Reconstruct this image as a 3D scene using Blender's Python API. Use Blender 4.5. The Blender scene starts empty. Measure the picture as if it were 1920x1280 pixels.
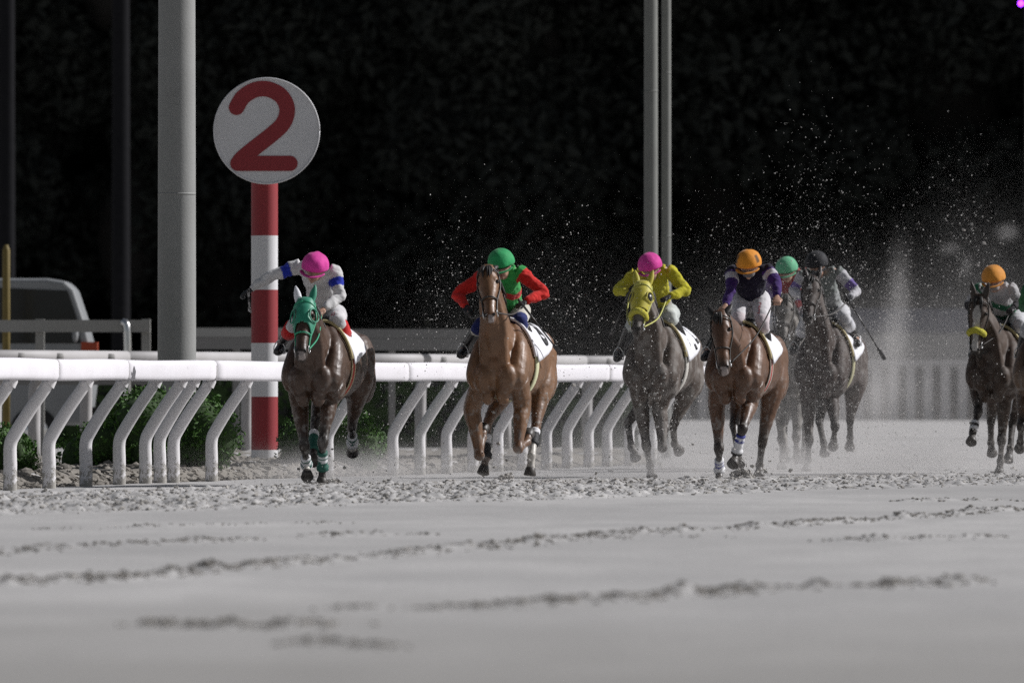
import bpy, math, random
import numpy as np
from mathutils import Vector
random.seed(7); RNG = np.random.default_rng(7)
R = math.radians
SC = bpy.context.scene

# ------------------------------------------------------------------ camera, sky, sun, exposure
cam_d = bpy.data.cameras.new('camera'); cam = bpy.data.objects.new('camera', cam_d); SC.collection.objects.link(cam)
cam.location = (0, 0, 0.98); cam.rotation_euler = (R(90.247), 0, 0)
cam_d.sensor_width = 36; cam_d.lens = 365.6; cam_d.clip_start = 1; cam_d.clip_end = 4000
cam_d.dof.use_dof = True; cam_d.dof.focus_distance = 102; cam_d.dof.aperture_fstop = 4.6
SC.camera = cam
SUN_AZ, SUN_EL = 77, 35          # degrees to the right of straight ahead, degrees up
sd = (math.sin(R(SUN_AZ))*math.cos(R(SUN_EL)), math.cos(R(SUN_AZ))*math.cos(R(SUN_EL)), math.sin(R(SUN_EL)))
W = bpy.data.worlds.new('World'); SC.world = W; W.use_nodes = True
wn = W.node_tree; wn.nodes.clear()
wo = wn.nodes.new('ShaderNodeOutputWorld'); wb = wn.nodes.new('ShaderNodeBackground')
sk = wn.nodes.new('ShaderNodeTexSky'); sk.sky_type = 'NISHITA'; sk.sun_disc = False
sk.sun_elevation = R(SUN_EL); sk.sun_rotation = R(SUN_AZ)
hs = wn.nodes.new('ShaderNodeHueSaturation'); hs.inputs['Saturation'].default_value = 0.45
wn.links.new(sk.outputs[0], hs.inputs['Color']); wn.links.new(hs.outputs[0], wb.inputs['Color'])
wb.inputs['Strength'].default_value = 0.041
wn.links.new(wb.outputs[0], wo.inputs['Surface'])
sun_d = bpy.data.lights.new('sun', 'SUN'); sun = bpy.data.objects.new('sun', sun_d); SC.collection.objects.link(sun)
sun_d.energy = 4.3; sun_d.angle = R(0.5); sun_d.color = (1.0, 0.985, 0.985)
sun.rotation_euler = Vector(sd).to_track_quat('Z', 'Y').to_euler(); sun.location = (40, 60, 60)
SC.view_settings.view_transform = 'Standard'; SC.view_settings.look = 'None'
SC.view_settings.exposure = 0.0; SC.view_settings.gamma = 1.0; SC.view_settings.use_curve_mapping = False
SC.cycles.use_denoising = False; SC.cycles.use_adaptive_sampling = False
SC.cycles.max_bounces = 6; SC.cycles.diffuse_bounces = 3; SC.cycles.volume_bounces = 1; SC.cycles.sample_clamp_direct = 6; SC.cycles.sample_clamp_indirect = 3
SC.cycles.volume_step_rate = 1.0

# ------------------------------------------------------------------ helpers
COL = SC.collection
def tag(o, label=None, cat=None, group=None, kind=None):
    if label: o['label'] = label
    if cat: o['category'] = cat
    if group: o['group'] = group
    if kind: o['kind'] = kind
    return o
def link(name, me, mats=None, parent=None):
    o = bpy.data.objects.new(name, me); COL.objects.link(o)
    if parent is not None: o.parent = parent
    if mats is not None and len(me.materials) == 0:
        for m in (mats if isinstance(mats, (list, tuple)) else [mats]): me.materials.append(m)
    return o
def empty(name, loc=(0, 0, 0), rz=0.0):
    o = bpy.data.objects.new(name, None); COL.objects.link(o); o.location = loc; o.rotation_euler = (0, 0, rz)
    o.empty_display_size = 0.2
    return o
def V(*a): return np.array(a[0] if len(a) == 1 else a, dtype=float)
def nrm(a): return a/max(np.linalg.norm(a), 1e-9)

class MB:
    """collects closed shapes; build() links them as one mesh object"""
    def __init__(s): s.v = []; s.f = []; s.mi = []
    def add(s, v, f, mi=0):
        b = len(s.v); s.v.extend([tuple(p) for p in v]); s.f.extend([tuple(i+b for i in q) for q in f]); s.mi.extend([mi]*len(f)); return s
    def mesh(s, name, smooth=True):
        me = bpy.data.meshes.new(name); me.from_pydata(s.v, [], s.f); me.update()
        if smooth: me.polygons.foreach_set('use_smooth', [True]*len(me.polygons))
        if any(s.mi): me.polygons.foreach_set('material_index', s.mi)
        return me
    def build(s, name, mats, parent=None, smooth=True): return link(name, s.mesh(name, smooth), mats, parent)

def spline(pts, sub):
    P = np.array(pts, float)
    if sub <= 1 or len(P) < 3: return P
    E = np.vstack([2*P[0]-P[1], P, 2*P[-1]-P[-2]]); out = []
    for i in range(1, len(E)-2):
        for k in range(sub):
            t = k/sub; a, b, c, d = E[i-1], E[i], E[i+1], E[i+2]
            out.append(0.5*((2*b)+(c-a)*t+(2*a-5*b+4*c-d)*t*t+(3*b-a-3*c+d)*t**3))
    out.append(E[-2]); return np.array(out)

def loft(pts, rx, ry=None, side=(1, 0, 0), n=12, sub=4, cap=True, sq=1.0):
    """tapered tube along pts; rx radius along side, ry across it"""
    ry = rx if ry is None else ry
    m = len(pts)
    rx = np.broadcast_to(np.array(rx, float), (m,)); ry = np.broadcast_to(np.array(ry, float), (m,))
    A = spline(np.hstack([np.array(pts, float), rx[:, None], ry[:, None]]), sub)
    P, RX, RY = A[:, :3], np.maximum(A[:, 3], .0005), np.maximum(A[:, 4], .0005)
    T = np.gradient(P, axis=0); side = V(side); vs = []; fs = []
    ang = np.linspace(0, 2*math.pi, n, endpoint=False); ca, sa = np.cos(ang), np.sin(ang)
    ca, sa = np.sign(ca)*np.abs(ca)**sq, np.sign(sa)*np.abs(sa)**sq
    for p, t, a, b in zip(P, T, RX, RY):
        t = nrm(t); u = side-t*np.dot(side, t)
        if np.linalg.norm(u) < 1e-3: u = np.cross(t, V(0, 1, .1))
        u = nrm(u); w = np.cross(t, u); side = u if False else side
        vs.append(p+np.outer(ca*a, u)+np.outer(sa*b, w))
    k = len(P); vs = np.vstack(vs)
    for i in range(k-1):
        for j in range(n):
            j2 = (j+1) % n; fs.append((i*n+j, i*n+j2, (i+1)*n+j2, (i+1)*n+j))
    if cap:
        vs = np.vstack([vs, P[0], P[-1]]); c0, c1 = k*n, k*n+1
        for j in range(n):
            j2 = (j+1) % n; fs.append((c0, j2, j)); fs.append((c1, (k-1)*n+j, (k-1)*n+j2))
    return vs, fs
def ball(c, r, n=14, m=8, axes=None):
    """ellipsoid, r a number or (rx, ry, rz), axes a 3x3 of row vectors"""
    r = np.broadcast_to(np.array(r, float), (3,)); vs = [(0, 0, 1)]
    for i in range(1, m):
        th = math.pi*i/m
        for j in range(n):
            ph = 2*math.pi*j/n; vs.append((math.sin(th)*math.cos(ph), math.sin(th)*math.sin(ph), math.cos(th)))
    vs.append((0, 0, -1)); vs = np.array(vs)*r
    if axes is not None: vs = vs@np.array(axes)
    fs = [(0, 1+j, 1+(j+1) % n) for j in range(n)]
    for i in range(m-2):
        for j in range(n):
            j2 = (j+1) % n; fs.append((1+i*n+j, 1+(i+1)*n+j, 1+(i+1)*n+j2, 1+i*n+j2))
    L = len(vs)-1; b = 1+(m-2)*n
    fs += [(L, b+(j+1) % n, b+j) for j in range(n)]
    return vs+V(c), fs
def box(x0, x1, y0, y1, z0, z1):
    v = [(x, y, z) for z in (z0, z1) for y in (y0, y1) for x in (x0, x1)]
    return v, [(0, 2, 3, 1), (4, 5, 7, 6), (0, 1, 5, 4), (2, 6, 7, 3), (0, 4, 6, 2), (1, 3, 7, 5)]
def tube(pts, r, n=8, sub=3): return loft(pts, r, n=n, sub=sub, side=(0.31, 0.2, 0.93))

def fuse(name, shapes, voxel=0.014, smooth=3):
    """unite overlapping closed shapes into one continuous skin"""
    mb = MB()
    for v, f in shapes: mb.add(v, f)
    me = mb.mesh(name+'_raw', False); o = bpy.data.objects.new(name+'_raw', me); COL.objects.link(o)
    m = o.modifiers.new('r', 'REMESH'); m.mode = 'VOXEL'; m.voxel_size = voxel; m.use_smooth_shade = True
    s = o.modifiers.new('s', 'SMOOTH'); s.factor = 0.5; s.iterations = smooth
    dg = bpy.context.evaluated_depsgraph_get()
    out = bpy.data.meshes.new_from_object(o.evaluated_get(dg)); out.name = name
    bpy.data.objects.remove(o); bpy.data.meshes.remove(me)
    out.polygons.foreach_set('use_smooth', [True]*len(out.polygons))
    return out
def coords(me):
    a = np.empty(len(me.vertices)*3); me.vertices.foreach_get('co', a); return a.reshape(-1, 3)
def setco(me, a): me.vertices.foreach_set('co', a.ravel()); me.update()
def setcol(me, c):
    at = me.color_attributes.new('Col', 'FLOAT_COLOR', 'POINT')
    at.data.foreach_set('color', np.hstack([c, np.ones((len(c), 1))]).ravel())
def seg(P, a, b):
    """distance and parameter of points P to segment a-b"""
    a, b = V(a), V(b); d = b-a; t = np.clip(((P-a)@d)/max(d@d, 1e-9), 0, 1)
    return np.linalg.norm(P-(a+t[:, None]*d), axis=1), t
def sst(a, b, x): t = np.clip((x-a)/(b-a), 0, 1); return t*t*(3-2*t)

def _h(i, j, k, s):
    n = (i*374761393+j*668265263+k*2147483647+s*974634777) & 0xffffffff
    n = ((n ^ (n >> 13))*1274126177) & 0xffffffff
    return ((n ^ (n >> 16)) & 0xffff)/65535.0
def noise3(P, s=0):
    I = np.floor(P).astype(np.int64); f = P-I; f = f*f*(3-2*f); r = 0
    for a in (0, 1):
        for b in (0, 1):
            for c in (0, 1):
                w = (f[..., 0] if a else 1-f[..., 0])*(f[..., 1] if b else 1-f[..., 1])*(f[..., 2] if c else 1-f[..., 2])
                r = r+w*_h(I[..., 0]+a, I[..., 1]+b, I[..., 2]+c, s)
    return r
def noise2(x, y, s=0): return noise3(np.stack([x, y, np.zeros_like(x)+.5], -1), s)

# ------------------------------------------------------------------ materials
def mat(name, color=(.5, .5, .5), rough=.6, attr=False, noise=0.0, nscale=8.0, dark=None, bump=0.0, bscale=40., metal=0.0, spec=.5, coat=0.0, sheen=0.0, coord='Object'):
    m = bpy.data.materials.new(name); m.use_nodes = True; t = m.node_tree; N = t.nodes; L = t.links
    p = N['Principled BSDF']; p.inputs['Roughness'].default_value = rough; p.inputs['Metallic'].default_value = metal
    p.inputs['Specular IOR Level'].default_value = spec; p.inputs['Coat Weight'].default_value = coat; p.inputs['Sheen Weight'].default_value = sheen
    tc = N.new('ShaderNodeTexCoord')
    if attr:
        a = N.new('ShaderNodeAttribute'); a.attribute_name = 'Col'; src = a.outputs['Color']
    else:
        a = N.new('ShaderNodeRGB'); a.outputs[0].default_value = (*color, 1); src = a.outputs[0]
    if noise > 0:
        n = N.new('ShaderNodeTexNoise'); n.inputs['Scale'].default_value = nscale; n.inputs['Detail'].default_value = 5
        L.new(tc.outputs[coord], n.inputs['Vector'])
        mr = N.new('ShaderNodeMapRange'); mr.inputs['From Min'].default_value = .3; mr.inputs['From Max'].default_value = .7
        mr.inputs['To Min'].default_value = 0; mr.inputs['To Max'].default_value = noise; L.new(n.outputs['Fac'], mr.inputs['Value'])
        mx = N.new('ShaderNodeMix'); mx.data_type = 'RGBA'; L.new(mr.outputs[0], mx.inputs['Factor']); L.new(src, mx.inputs['A'])
        if dark is None:
            mu = N.new('ShaderNodeMix'); mu.data_type = 'RGBA'; mu.blend_type = 'MULTIPLY'; mu.inputs['Factor'].default_value = 1
            L.new(src, mu.inputs['A']); mu.inputs['B'].default_value = (.45, .45, .45, 1); L.new(mu.outputs['Result'], mx.inputs['B'])
        else: mx.inputs['B'].default_value = (*dark, 1)
        src = mx.outputs['Result']
    L.new(src, p.inputs['Base Color'])
    if bump > 0:
        n2 = N.new('ShaderNodeTexNoise'); n2.inputs['Scale'].default_value = bscale; n2.inputs['Detail'].default_value = 4
        L.new(tc.outputs[coord], n2.inputs['Vector'])
        bp = N.new('ShaderNodeBump'); bp.inputs['Strength'].default_value = bump; bp.inputs['Distance'].default_value = .02
        L.new(n2.outputs['Fac'], bp.inputs['Height']); L.new(bp.outputs[0], p.inputs['Normal'])
    return m
M = {}
def sand_mat():
    m = mat('sand', (.50, .49, .47), .92, spec=.12); t = m.node_tree; N = t.nodes; L = t.links; p = N['Principled BSDF']
    tc = N.new('ShaderNodeTexCoord'); src = None
    c0 = N.new('ShaderNodeRGB'); c0.outputs[0].default_value = (.535, .523, .515, 1); src = c0.outputs[0]
    for sc, dk, lo, hi, am in (((.13, .06, 1), (.36, .353, .35, 1), .42, .66, .8), ((.55, .30, 1), (.38, .373, .37, 1), .42, .66, .6), ((2.2, .35, 1), (.39, .382, .378, 1), .45, .7, .5), ((7, 4, 4), (.35, .342, .335, 1), .45, .75, .45), ((38, 30, 30), (.32, .312, .305, 1), .45, .75, .4)):
        mp = N.new('ShaderNodeMapping'); mp.inputs['Scale'].default_value = sc; L.new(tc.outputs['Object'], mp.inputs['Vector'])
        n = N.new('ShaderNodeTexNoise'); n.inputs['Scale'].default_value = 1; n.inputs['Detail'].default_value = 4; L.new(mp.outputs[0], n.inputs['Vector'])
        mr = N.new('ShaderNodeMapRange'); mr.inputs['From Min'].default_value = lo; mr.inputs['From Max'].default_value = hi; mr.inputs['To Max'].default_value = am; L.new(n.outputs['Fac'], mr.inputs['Value'])
        mx = N.new('ShaderNodeMix'); mx.data_type = 'RGBA'; L.new(mr.outputs[0], mx.inputs['Factor']); L.new(src, mx.inputs['A']); mx.inputs['B'].default_value = dk; src = mx.outputs['Result']
    # floodlight falloff painted into the sand: darker near the camera, with a broken edge
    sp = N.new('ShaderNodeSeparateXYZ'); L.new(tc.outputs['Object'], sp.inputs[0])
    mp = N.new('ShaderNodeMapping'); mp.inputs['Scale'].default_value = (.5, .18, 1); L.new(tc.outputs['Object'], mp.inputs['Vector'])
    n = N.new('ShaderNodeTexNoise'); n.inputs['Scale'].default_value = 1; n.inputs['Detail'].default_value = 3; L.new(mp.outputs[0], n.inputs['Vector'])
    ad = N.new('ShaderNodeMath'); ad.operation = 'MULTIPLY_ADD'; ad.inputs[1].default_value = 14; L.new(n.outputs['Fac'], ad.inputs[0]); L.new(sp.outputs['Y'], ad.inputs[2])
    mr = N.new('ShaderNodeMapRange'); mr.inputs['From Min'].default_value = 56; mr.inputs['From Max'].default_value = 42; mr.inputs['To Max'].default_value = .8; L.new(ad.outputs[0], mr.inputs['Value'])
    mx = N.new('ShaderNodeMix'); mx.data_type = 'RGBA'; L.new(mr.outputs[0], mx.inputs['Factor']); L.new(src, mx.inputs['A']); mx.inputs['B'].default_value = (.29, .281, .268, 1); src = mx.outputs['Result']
    L.new(src, p.inputs['Base Color'])
    n2 = N.new('ShaderNodeTexNoise'); n2.inputs['Scale'].default_value = 30; n2.inputs['Detail'].default_value = 5; L.new(tc.outputs['Object'], n2.inputs['Vector'])
    bp = N.new('ShaderNodeBump'); bp.inputs['Strength'].default_value = .35; bp.inputs['Distance'].default_value = .02; L.new(n2.outputs['Fac'], bp.inputs['Height']); L.new(bp.outputs[0], p.inputs['Normal'])
    return m
M['clod'] = mat('turned sand', (.46, .44, .415), .95, noise=.6, nscale=4, dark=(.30, .285, .265), bump=.4, bscale=90, spec=.1)
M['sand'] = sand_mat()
M['wet_sand'] = mat('moist turned sand', (.24, .225, .205), .9, noise=.6, nscale=5, dark=(.14, .13, .12), spec=.15)
M['soil'] = mat('infield soil', (.27, .25, .225), .95, noise=.6, nscale=5, dark=(.15, .138, .12), spec=.1)
M['grain'] = mat('flying sand', (.62, .60, .58), .9, spec=.2)
M['white_rail'] = mat('white plastic rail', (.80, .78, .82), .6, noise=.3, nscale=2.2, dark=(.60, .57, .58), spec=.3)
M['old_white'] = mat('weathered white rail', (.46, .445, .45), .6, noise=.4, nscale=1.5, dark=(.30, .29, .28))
M['grey_board'] = mat('grey boards', (.22, .215, .21), .7, noise=.5, nscale=1.2, dark=(.2, .19, .18))
M['mast'] = mat('galvanised concrete mast', (.29, .293, .285), .65, noise=.55, nscale=3, dark=(.22, .22, .212), bump=.1)
M['sign_white'] = mat('sign white', (.72, .715, .73), .5, noise=.35, nscale=3, dark=(.60, .59, .60))
M['sign_red'] = mat('sign red', (.30, .026, .034), .55, noise=.3, nscale=4, dark=(.24, .024, .028))
M['leaf'] = mat('shrub leaves', (.07, .16, .025), .65, noise=.7, nscale=7, dark=(.03, .08, .014), spec=.3)
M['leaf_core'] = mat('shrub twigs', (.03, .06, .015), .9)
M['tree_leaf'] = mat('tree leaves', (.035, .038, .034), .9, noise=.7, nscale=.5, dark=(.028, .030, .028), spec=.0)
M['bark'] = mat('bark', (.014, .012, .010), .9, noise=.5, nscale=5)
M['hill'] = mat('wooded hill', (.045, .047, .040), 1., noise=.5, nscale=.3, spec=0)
M['coat'] = mat('horse coat', attr=True, rough=.44, noise=.65, nscale=6, spec=.5, coat=.06, bump=.2, bscale=26)
M['dusty_coat'] = mat('dusty horse coat', attr=True, rough=.62, noise=.55, nscale=8, spec=.3, bump=.15, bscale=34)
M['cloth'] = mat('racing cloth', attr=True, rough=.85, noise=.35, nscale=12, spec=.2, sheen=.1, bump=.3, bscale=18)
M['skin'] = mat('rider skin', attr=True, rough=.5)
M['shell'] = mat('helmet cover', attr=True, rough=.7, spec=.2, noise=.35, nscale=16, sheen=.1, bump=.25, bscale=22)
M['twin_pole'] = mat('dull grey pole', (.20, .205, .19), .7, noise=.5, nscale=3, dark=(.14, .14, .132))
M['dim_pole'] = mat('dark weathered pole', (.016, .016, .018), .9, noise=.4, spec=.05)
M['leather'] = mat('black leather', (.018, .017, .018), .35, noise=.3, nscale=20)
M['dark_strap'] = mat('dark strap', (.035, .028, .024), .5)
M['metal'] = mat('bright metal', (.72, .72, .72), .25, metal=1)
M['hair'] = mat('horse hair', (.02, .016, .014), .55, noise=.4, nscale=12)
M['hoof'] = mat('hoof horn', (.06, .052, .046), .5, noise=.5, nscale=20)
M['eye'] = mat('eye', (.012, .009, .008), .1)
M['black_print'] = mat('black print', (.02, .02, .022), .6)
M['glass'] = mat('dark window glass', (.012, .014, .016), .12, spec=.6)
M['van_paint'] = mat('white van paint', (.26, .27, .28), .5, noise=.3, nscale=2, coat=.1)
M['rubber'] = mat('rubber', (.02, .02, .02), .8)
M['amber'] = mat('amber lens', (.35, .05, .015), .4)
M['yellow_paint'] = mat('yellow paint', (.17, .125, .03), .7, noise=.4)
def emit(name, c, s):
    m = bpy.data.materials.new(name); m.use_nodes = True; p = m.node_tree.nodes['Principled BSDF']
    p.inputs['Base Color'].default_value = (*c, 1); p.inputs['Emission Color'].default_value = (*c, 1); p.inputs['Emission Strength'].default_value = s
    return m
M['purple'] = emit('purple lamp', (.28, .03, 1.0), 9)
M['hood_green'] = mat('green hood', (.02, .28, .17), .5, noise=.4, nscale=12, sheen=.2)
M['hood_yellow'] = mat('yellow hood', (.52, .46, .03), .6, noise=.4, nscale=14, dark=(.35, .3, .02), sheen=.2)
M['fleece'] = mat('yellow fleece', (.6, .55, .06), .9, noise=.5, nscale=30, bump=.6, bscale=80)
M['white_cloth'] = mat('white cloth', (.78, .78, .82), .65, noise=.2, nscale=10, dark=(.6, .6, .62))
M['beige'] = mat('beige pad', (.45, .38, .2), .8)
M['green_strap'] = mat('green strap', (.02, .3, .16), .45)
M['yellow_strap'] = mat('yellow strap', (.5, .5, .12), .5)
M['band'] = mat('leg bandage', attr=True, rough=.7)

def post_mat():
    m = mat('sand-splashed rail post', (.76, .745, .76), .55, noise=.35, nscale=3, dark=(.58, .56, .55), spec=.35); t = m.node_tree; N = t.nodes; L = t.links; p = N['Principled BSDF']
    src = p.inputs['Base Color'].links[0].from_socket; tc = N.new('ShaderNodeTexCoord'); sp = N.new('ShaderNodeSeparateXYZ'); L.new(tc.outputs['Object'], sp.inputs[0])
    n = N.new('ShaderNodeTexNoise'); n.inputs['Scale'].default_value = 13; n.inputs['Detail'].default_value = 6; n.inputs['Roughness'].default_value = .7; L.new(tc.outputs['Object'], n.inputs['Vector'])
    h = N.new('ShaderNodeMath'); h.operation = 'MULTIPLY_ADD'; h.inputs[1].default_value = -.62; h.inputs[2].default_value = .64; L.new(sp.outputs['Z'], h.inputs[0])
    a = N.new('ShaderNodeMath'); a.operation = 'GREATER_THAN'; L.new(n.outputs['Fac'], a.inputs[0])
    b = N.new('ShaderNodeMath'); b.operation = 'SUBTRACT'; b.inputs[0].default_value = 1.05; L.new(h.outputs[0], b.inputs[1]); L.new(b.outputs[0], a.inputs[1])
    mx = N.new('ShaderNodeMix'); mx.data_type = 'RGBA'; L.new(a.outputs[0], mx.inputs['Factor']); L.new(src, mx.inputs['A']); mx.inputs['B'].default_value = (.36, .345, .32, 1); L.new(mx.outputs['Result'], p.inputs['Base Color'])
    return m
M['rail_post'] = post_mat()
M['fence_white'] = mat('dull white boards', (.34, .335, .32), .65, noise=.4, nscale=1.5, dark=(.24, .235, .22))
M['red_print'] = mat('red print', (.42, .06, .08), .7)

# ------------------------------------------------------------------ ground: one sheet, sand track to the horizon
RAIL_PTS = [(-5.6, 87.5), (-5.25, 90.5), (-4.93, 93.3), (-4.61, 95.5), (-4.34, 97.5), (-4.08, 99.6), (-3.78, 101.3), (-3.44, 102.9), (-2.80, 105.2), (-2.15, 108.0), (-1.28, 112.0),
            (-.72, 114.9), (-.16, 117.7), (.43, 120.9), (.91, 123.3), (1.5, 126.4), (2.1, 129.4)]
_rx, _ry = np.array([p[0] for p in RAIL_PTS]), np.array([p[1] for p in RAIL_PTS])
def rail_side(X, Y): return X-np.interp(Y, _ry, _rx, left=None)   # > 0 on the track side
PRINTS = [[(-2.47, 50.2), (-1.79, 52.9), (-1.36, 55.2), (-.95, 57.7), (-.35, 61.4), (.13, 64.6), (.85, 68.7), (1.59, 70.5), (2.14, 73.2), (2.89, 76.1), (3.9, 81)],
          [(-2.93, 59.5), (-2.66, 62.5), (-2.21, 63.5), (-1.86, 64.6), (-1.49, 64.8)], [(-1.3, 67), (-1.12, 68), (-.38, 67.3)],
          [(-1.44, 41.9), (-1.0, 41.2), (-.8, 41.8)], [(-.6, 44.9), (-.3, 44.9), (.09, 45.9), (.58, 47.1), (1.1, 48.9), (1.63, 49.5), (2.32, 50.8)],
          [(-.68, 38.6), (-.42, 37.7)], [(3.28, 86.5), (4.14, 87.7)], [(2.1, 65), (2.5, 65.7), (3.03, 66.4)], [(.6, 66.0), (1.4, 67.0)], [(-3.4, 70), (-2.4, 72), (-1.2, 73.5)]]
prints = []
for ri, row in enumerate(PRINTS):
    d = np.array(row); L = np.r_[0, np.cumsum(np.hypot(*np.diff(d, axis=0).T))]
    weak = ri in (8, 9)
    s = 0.0
    while s < L[-1]:
        x = np.interp(s, L, d[:, 0]); y = np.interp(s, L, d[:, 1]); sc = y/60.
        if random.random() < (.4 if weak else .86):
            prints.append((x+random.gauss(0, .03), y+random.gauss(0, .13), random.uniform(.05, .15)*sc**.5, random.uniform(.008, .024)*(.6 if weak else 1)))
        s += random.uniform(.11, .30)
BAND = [(-6, 80), (-4.2, 84), (-1.7, 92), (0, 95), (2.3, 100), (5, 106), (9, 112)]
BHW = [8.0, 8.2, 8.6, 8.5, 5.6, 5.2, 5]
def band_w(X, Y):
    c = np.interp(X, [b[0] for b in BAND], [b[1] for b in BAND]); h = np.interp(X, [b[0] for b in BAND], BHW)
    e = h*(1+.16*(noise2(X*1.4, Y*.5, 5)-.5))
    return 1-sst(.82, 1.05, np.abs(Y-c)/e)
def ground_z(X, Y):
    X = np.asarray(X, float); Y = np.asarray(Y, float)
    near = 1-sst(135, 150, Y); inr = 1-sst(.085, .11, np.abs(X/Y))
    b = band_w(X, Y)
    n = noise2(X*5, Y*4, 1)*.45+noise2(X*13, Y*9, 2)*.55
    z = b*(.075*np.maximum(n-.28, 0)*1.9)
    z += .032*(noise2(X*.35, Y*.12, 3))*(1-b)                      # long swells left by the harrow
    z += .010*noise2(X*2.2, Y*.5, 4)
    rs = rail_side(X, Y); dirt = sst(.25, .6, -rs)*(1-sst(6, 9, -rs))*sst(84, 90, Y)
    z += dirt*(.05+.09*noise2(X*2.5, Y*1.5, 6)+.05*noise2(X*9, Y*7, 7))
    churn = sst(96, 102, Y)*sst(.2, .8, rs)
    z += churn*(.012*noise2(X*3.2, Y*1.6, 8)**2)
    for (px, py, w, h) in prints:
        m = (np.abs(X-px) < .5) & (np.abs(Y-py) < 1.4)
        if m.any():
            dx = (X[m]-px)/w; dy = (Y[m]-py)/(w*1.5); r2 = dx*dx+dy*dy
            q = noise2(X[m]*16, Y[m]*9, 9)
            z[m] += h*np.exp(-r2)*(.35+1.3*q)
    return z*near*inr
yr = np.concatenate([np.arange(14, 34, 1.0), np.arange(34, 72, .16), np.arange(72, 112, .10), np.arange(112, 150, .35), np.geomspace(150, 3000, 40)])
ui = np.linspace(-.06, .06, 760)
ur = np.concatenate([-np.geomspace(1.6, .0605, 46), ui, np.geomspace(.0605, 1.6, 46)])
GX = ur[None, :]*yr[:, None]; GY = np.repeat(yr[:, None], len(ur), 1)
GZ = ground_z(GX.ravel(), GY.ravel())
gv = np.stack([GX.ravel(), GY.ravel(), GZ], 1); nr, nc = GX.shape
ii = (np.arange(nr-1)[:, None]*nc+np.arange(nc-1)[None, :]).ravel()
gf = np.stack([ii, ii+1, ii+nc+1, ii+nc], 1)
def mesh_np(name, v, f, smooth=True):
    me = bpy.data.meshes.new(name); k = f.shape[1]
    me.vertices.add(len(v)); me.vertices.foreach_set('co', np.asarray(v, float).ravel())
    me.loops.add(f.size); me.loops.foreach_set('vertex_index', f.ravel().astype(np.int32))
    me.polygons.add(len(f)); me.polygons.foreach_set('loop_start', np.arange(0, f.size, k, dtype=np.int32))
    me.polygons.foreach_set('use_smooth', np.full(len(f), smooth)); me.update(calc_edges=True); me.validate()
    return me
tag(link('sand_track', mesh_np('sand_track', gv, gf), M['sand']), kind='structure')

# loose clods: jagged lumps of turned sand
ICO_V = np.array([(0, 0, 1), (.89, 0, .45), (.28, .85, .45), (-.72, .53, .45), (-.72, -.53, .45), (.28, -.85, .45), (.72, .53, -.45), (-.28, .85, -.45), (-.89, 0, -.45), (-.28, -.85, -.45), (.72, -.53, -.45), (0, 0, -1)])
ICO_F = np.array([(0, 1, 2), (0, 2, 3), (0, 3, 4), (0, 4, 5), (0, 5, 1), (1, 6, 2), (2, 7, 3), (3, 8, 4), (4, 9, 5), (5, 10, 1), (6, 7, 2), (7, 8, 3), (8, 9, 4), (9, 10, 5), (10, 6, 1), (11, 7, 6), (11, 8, 7), (11, 9, 8), (11, 10, 9), (11, 6, 10)])
def lumps(name, P, r, flat=.6, jag=.45, material=None):
    n = len(P); a = RNG.uniform(0, 6.28, n); c, s = np.cos(a), np.sin(a)
    v = np.repeat(ICO_V[None], n, 0)*(1+RNG.uniform(-jag, jag, (n, 12, 1)))
    st = RNG.uniform(.7, 1.4, (n, 1)); x = v[..., 0]*st; y = v[..., 1]/st; z = v[..., 2]*flat
    v = np.stack([x*c[:, None]-y*s[:, None], x*s[:, None]+y*c[:, None], z], -1)*np.asarray(r)[:, None, None]+P[:, None, :]
    f = (ICO_F[None]+(np.arange(n)*12)[:, None, None]).reshape(-1, 3)
    return link(name, mesh_np(name, v.reshape(-1, 3), f, False), material or M['clod'])
n = 150000; X = RNG.uniform(-5.6, 6.4, n); Y = RNG.uniform(74, 113, n)
keep = (RNG.uniform(0, 1, n) < band_w(X, Y)*(.25+.9*noise2(X*1.1, Y*.45, 21))*.9) & (np.abs(X/Y) < .056)
X, Y = X[keep], Y[keep]; r = .0045+.018*RNG.power(.45, len(X))**1.7
cl = lumps('sand_clods', np.stack([X, Y, ground_z(X, Y)+r*.25], 1), r)
tag(cl, kind='stuff')
X = []; Y = []; r = []
for (px, py, w, h) in prints:
    k = random.randint(9, 17)+(10 if py < 56 else 0)
    X += [px+random.gauss(0, w*.9) for _ in range(k)]; Y += [py+random.gauss(0, w*1.3) for _ in range(k)]; r += [random.uniform(.006, .017)*(h/.018)**.6*(1.2 if py < 56 else 1) for _ in range(k)]
X, Y, r = np.array(X), np.array(Y), np.array(r)
tag(lumps('hoofprint_clods', np.stack([X, Y, ground_z(X, Y)+r*.2], 1), r, .5, material=M['wet_sand']), kind='stuff')
n = 15000; Y = RNG.uniform(94, 123, n); X = np.interp(Y, _ry, _rx)-.15-3.6*RNG.power(.8, n)
r = .012+.04*RNG.power(.4, n)**1.6
tag(lumps('infield_dirt_clods', np.stack([X, Y, ground_z(X, Y)+r*.2], 1), r, material=M['soil']), kind='stuff')
n = 140; Y = RNG.uniform(99, 124, n); X = np.interp(Y, _ry, _rx)+RNG.uniform(.4, 7.5, n)
r = .010+.03*RNG.power(.4, n)**1.6
tag(lumps('churned_sand_clods', np.stack([X, Y, ground_z(X, Y)+r*.2], 1), r), kind='stuff')

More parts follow.
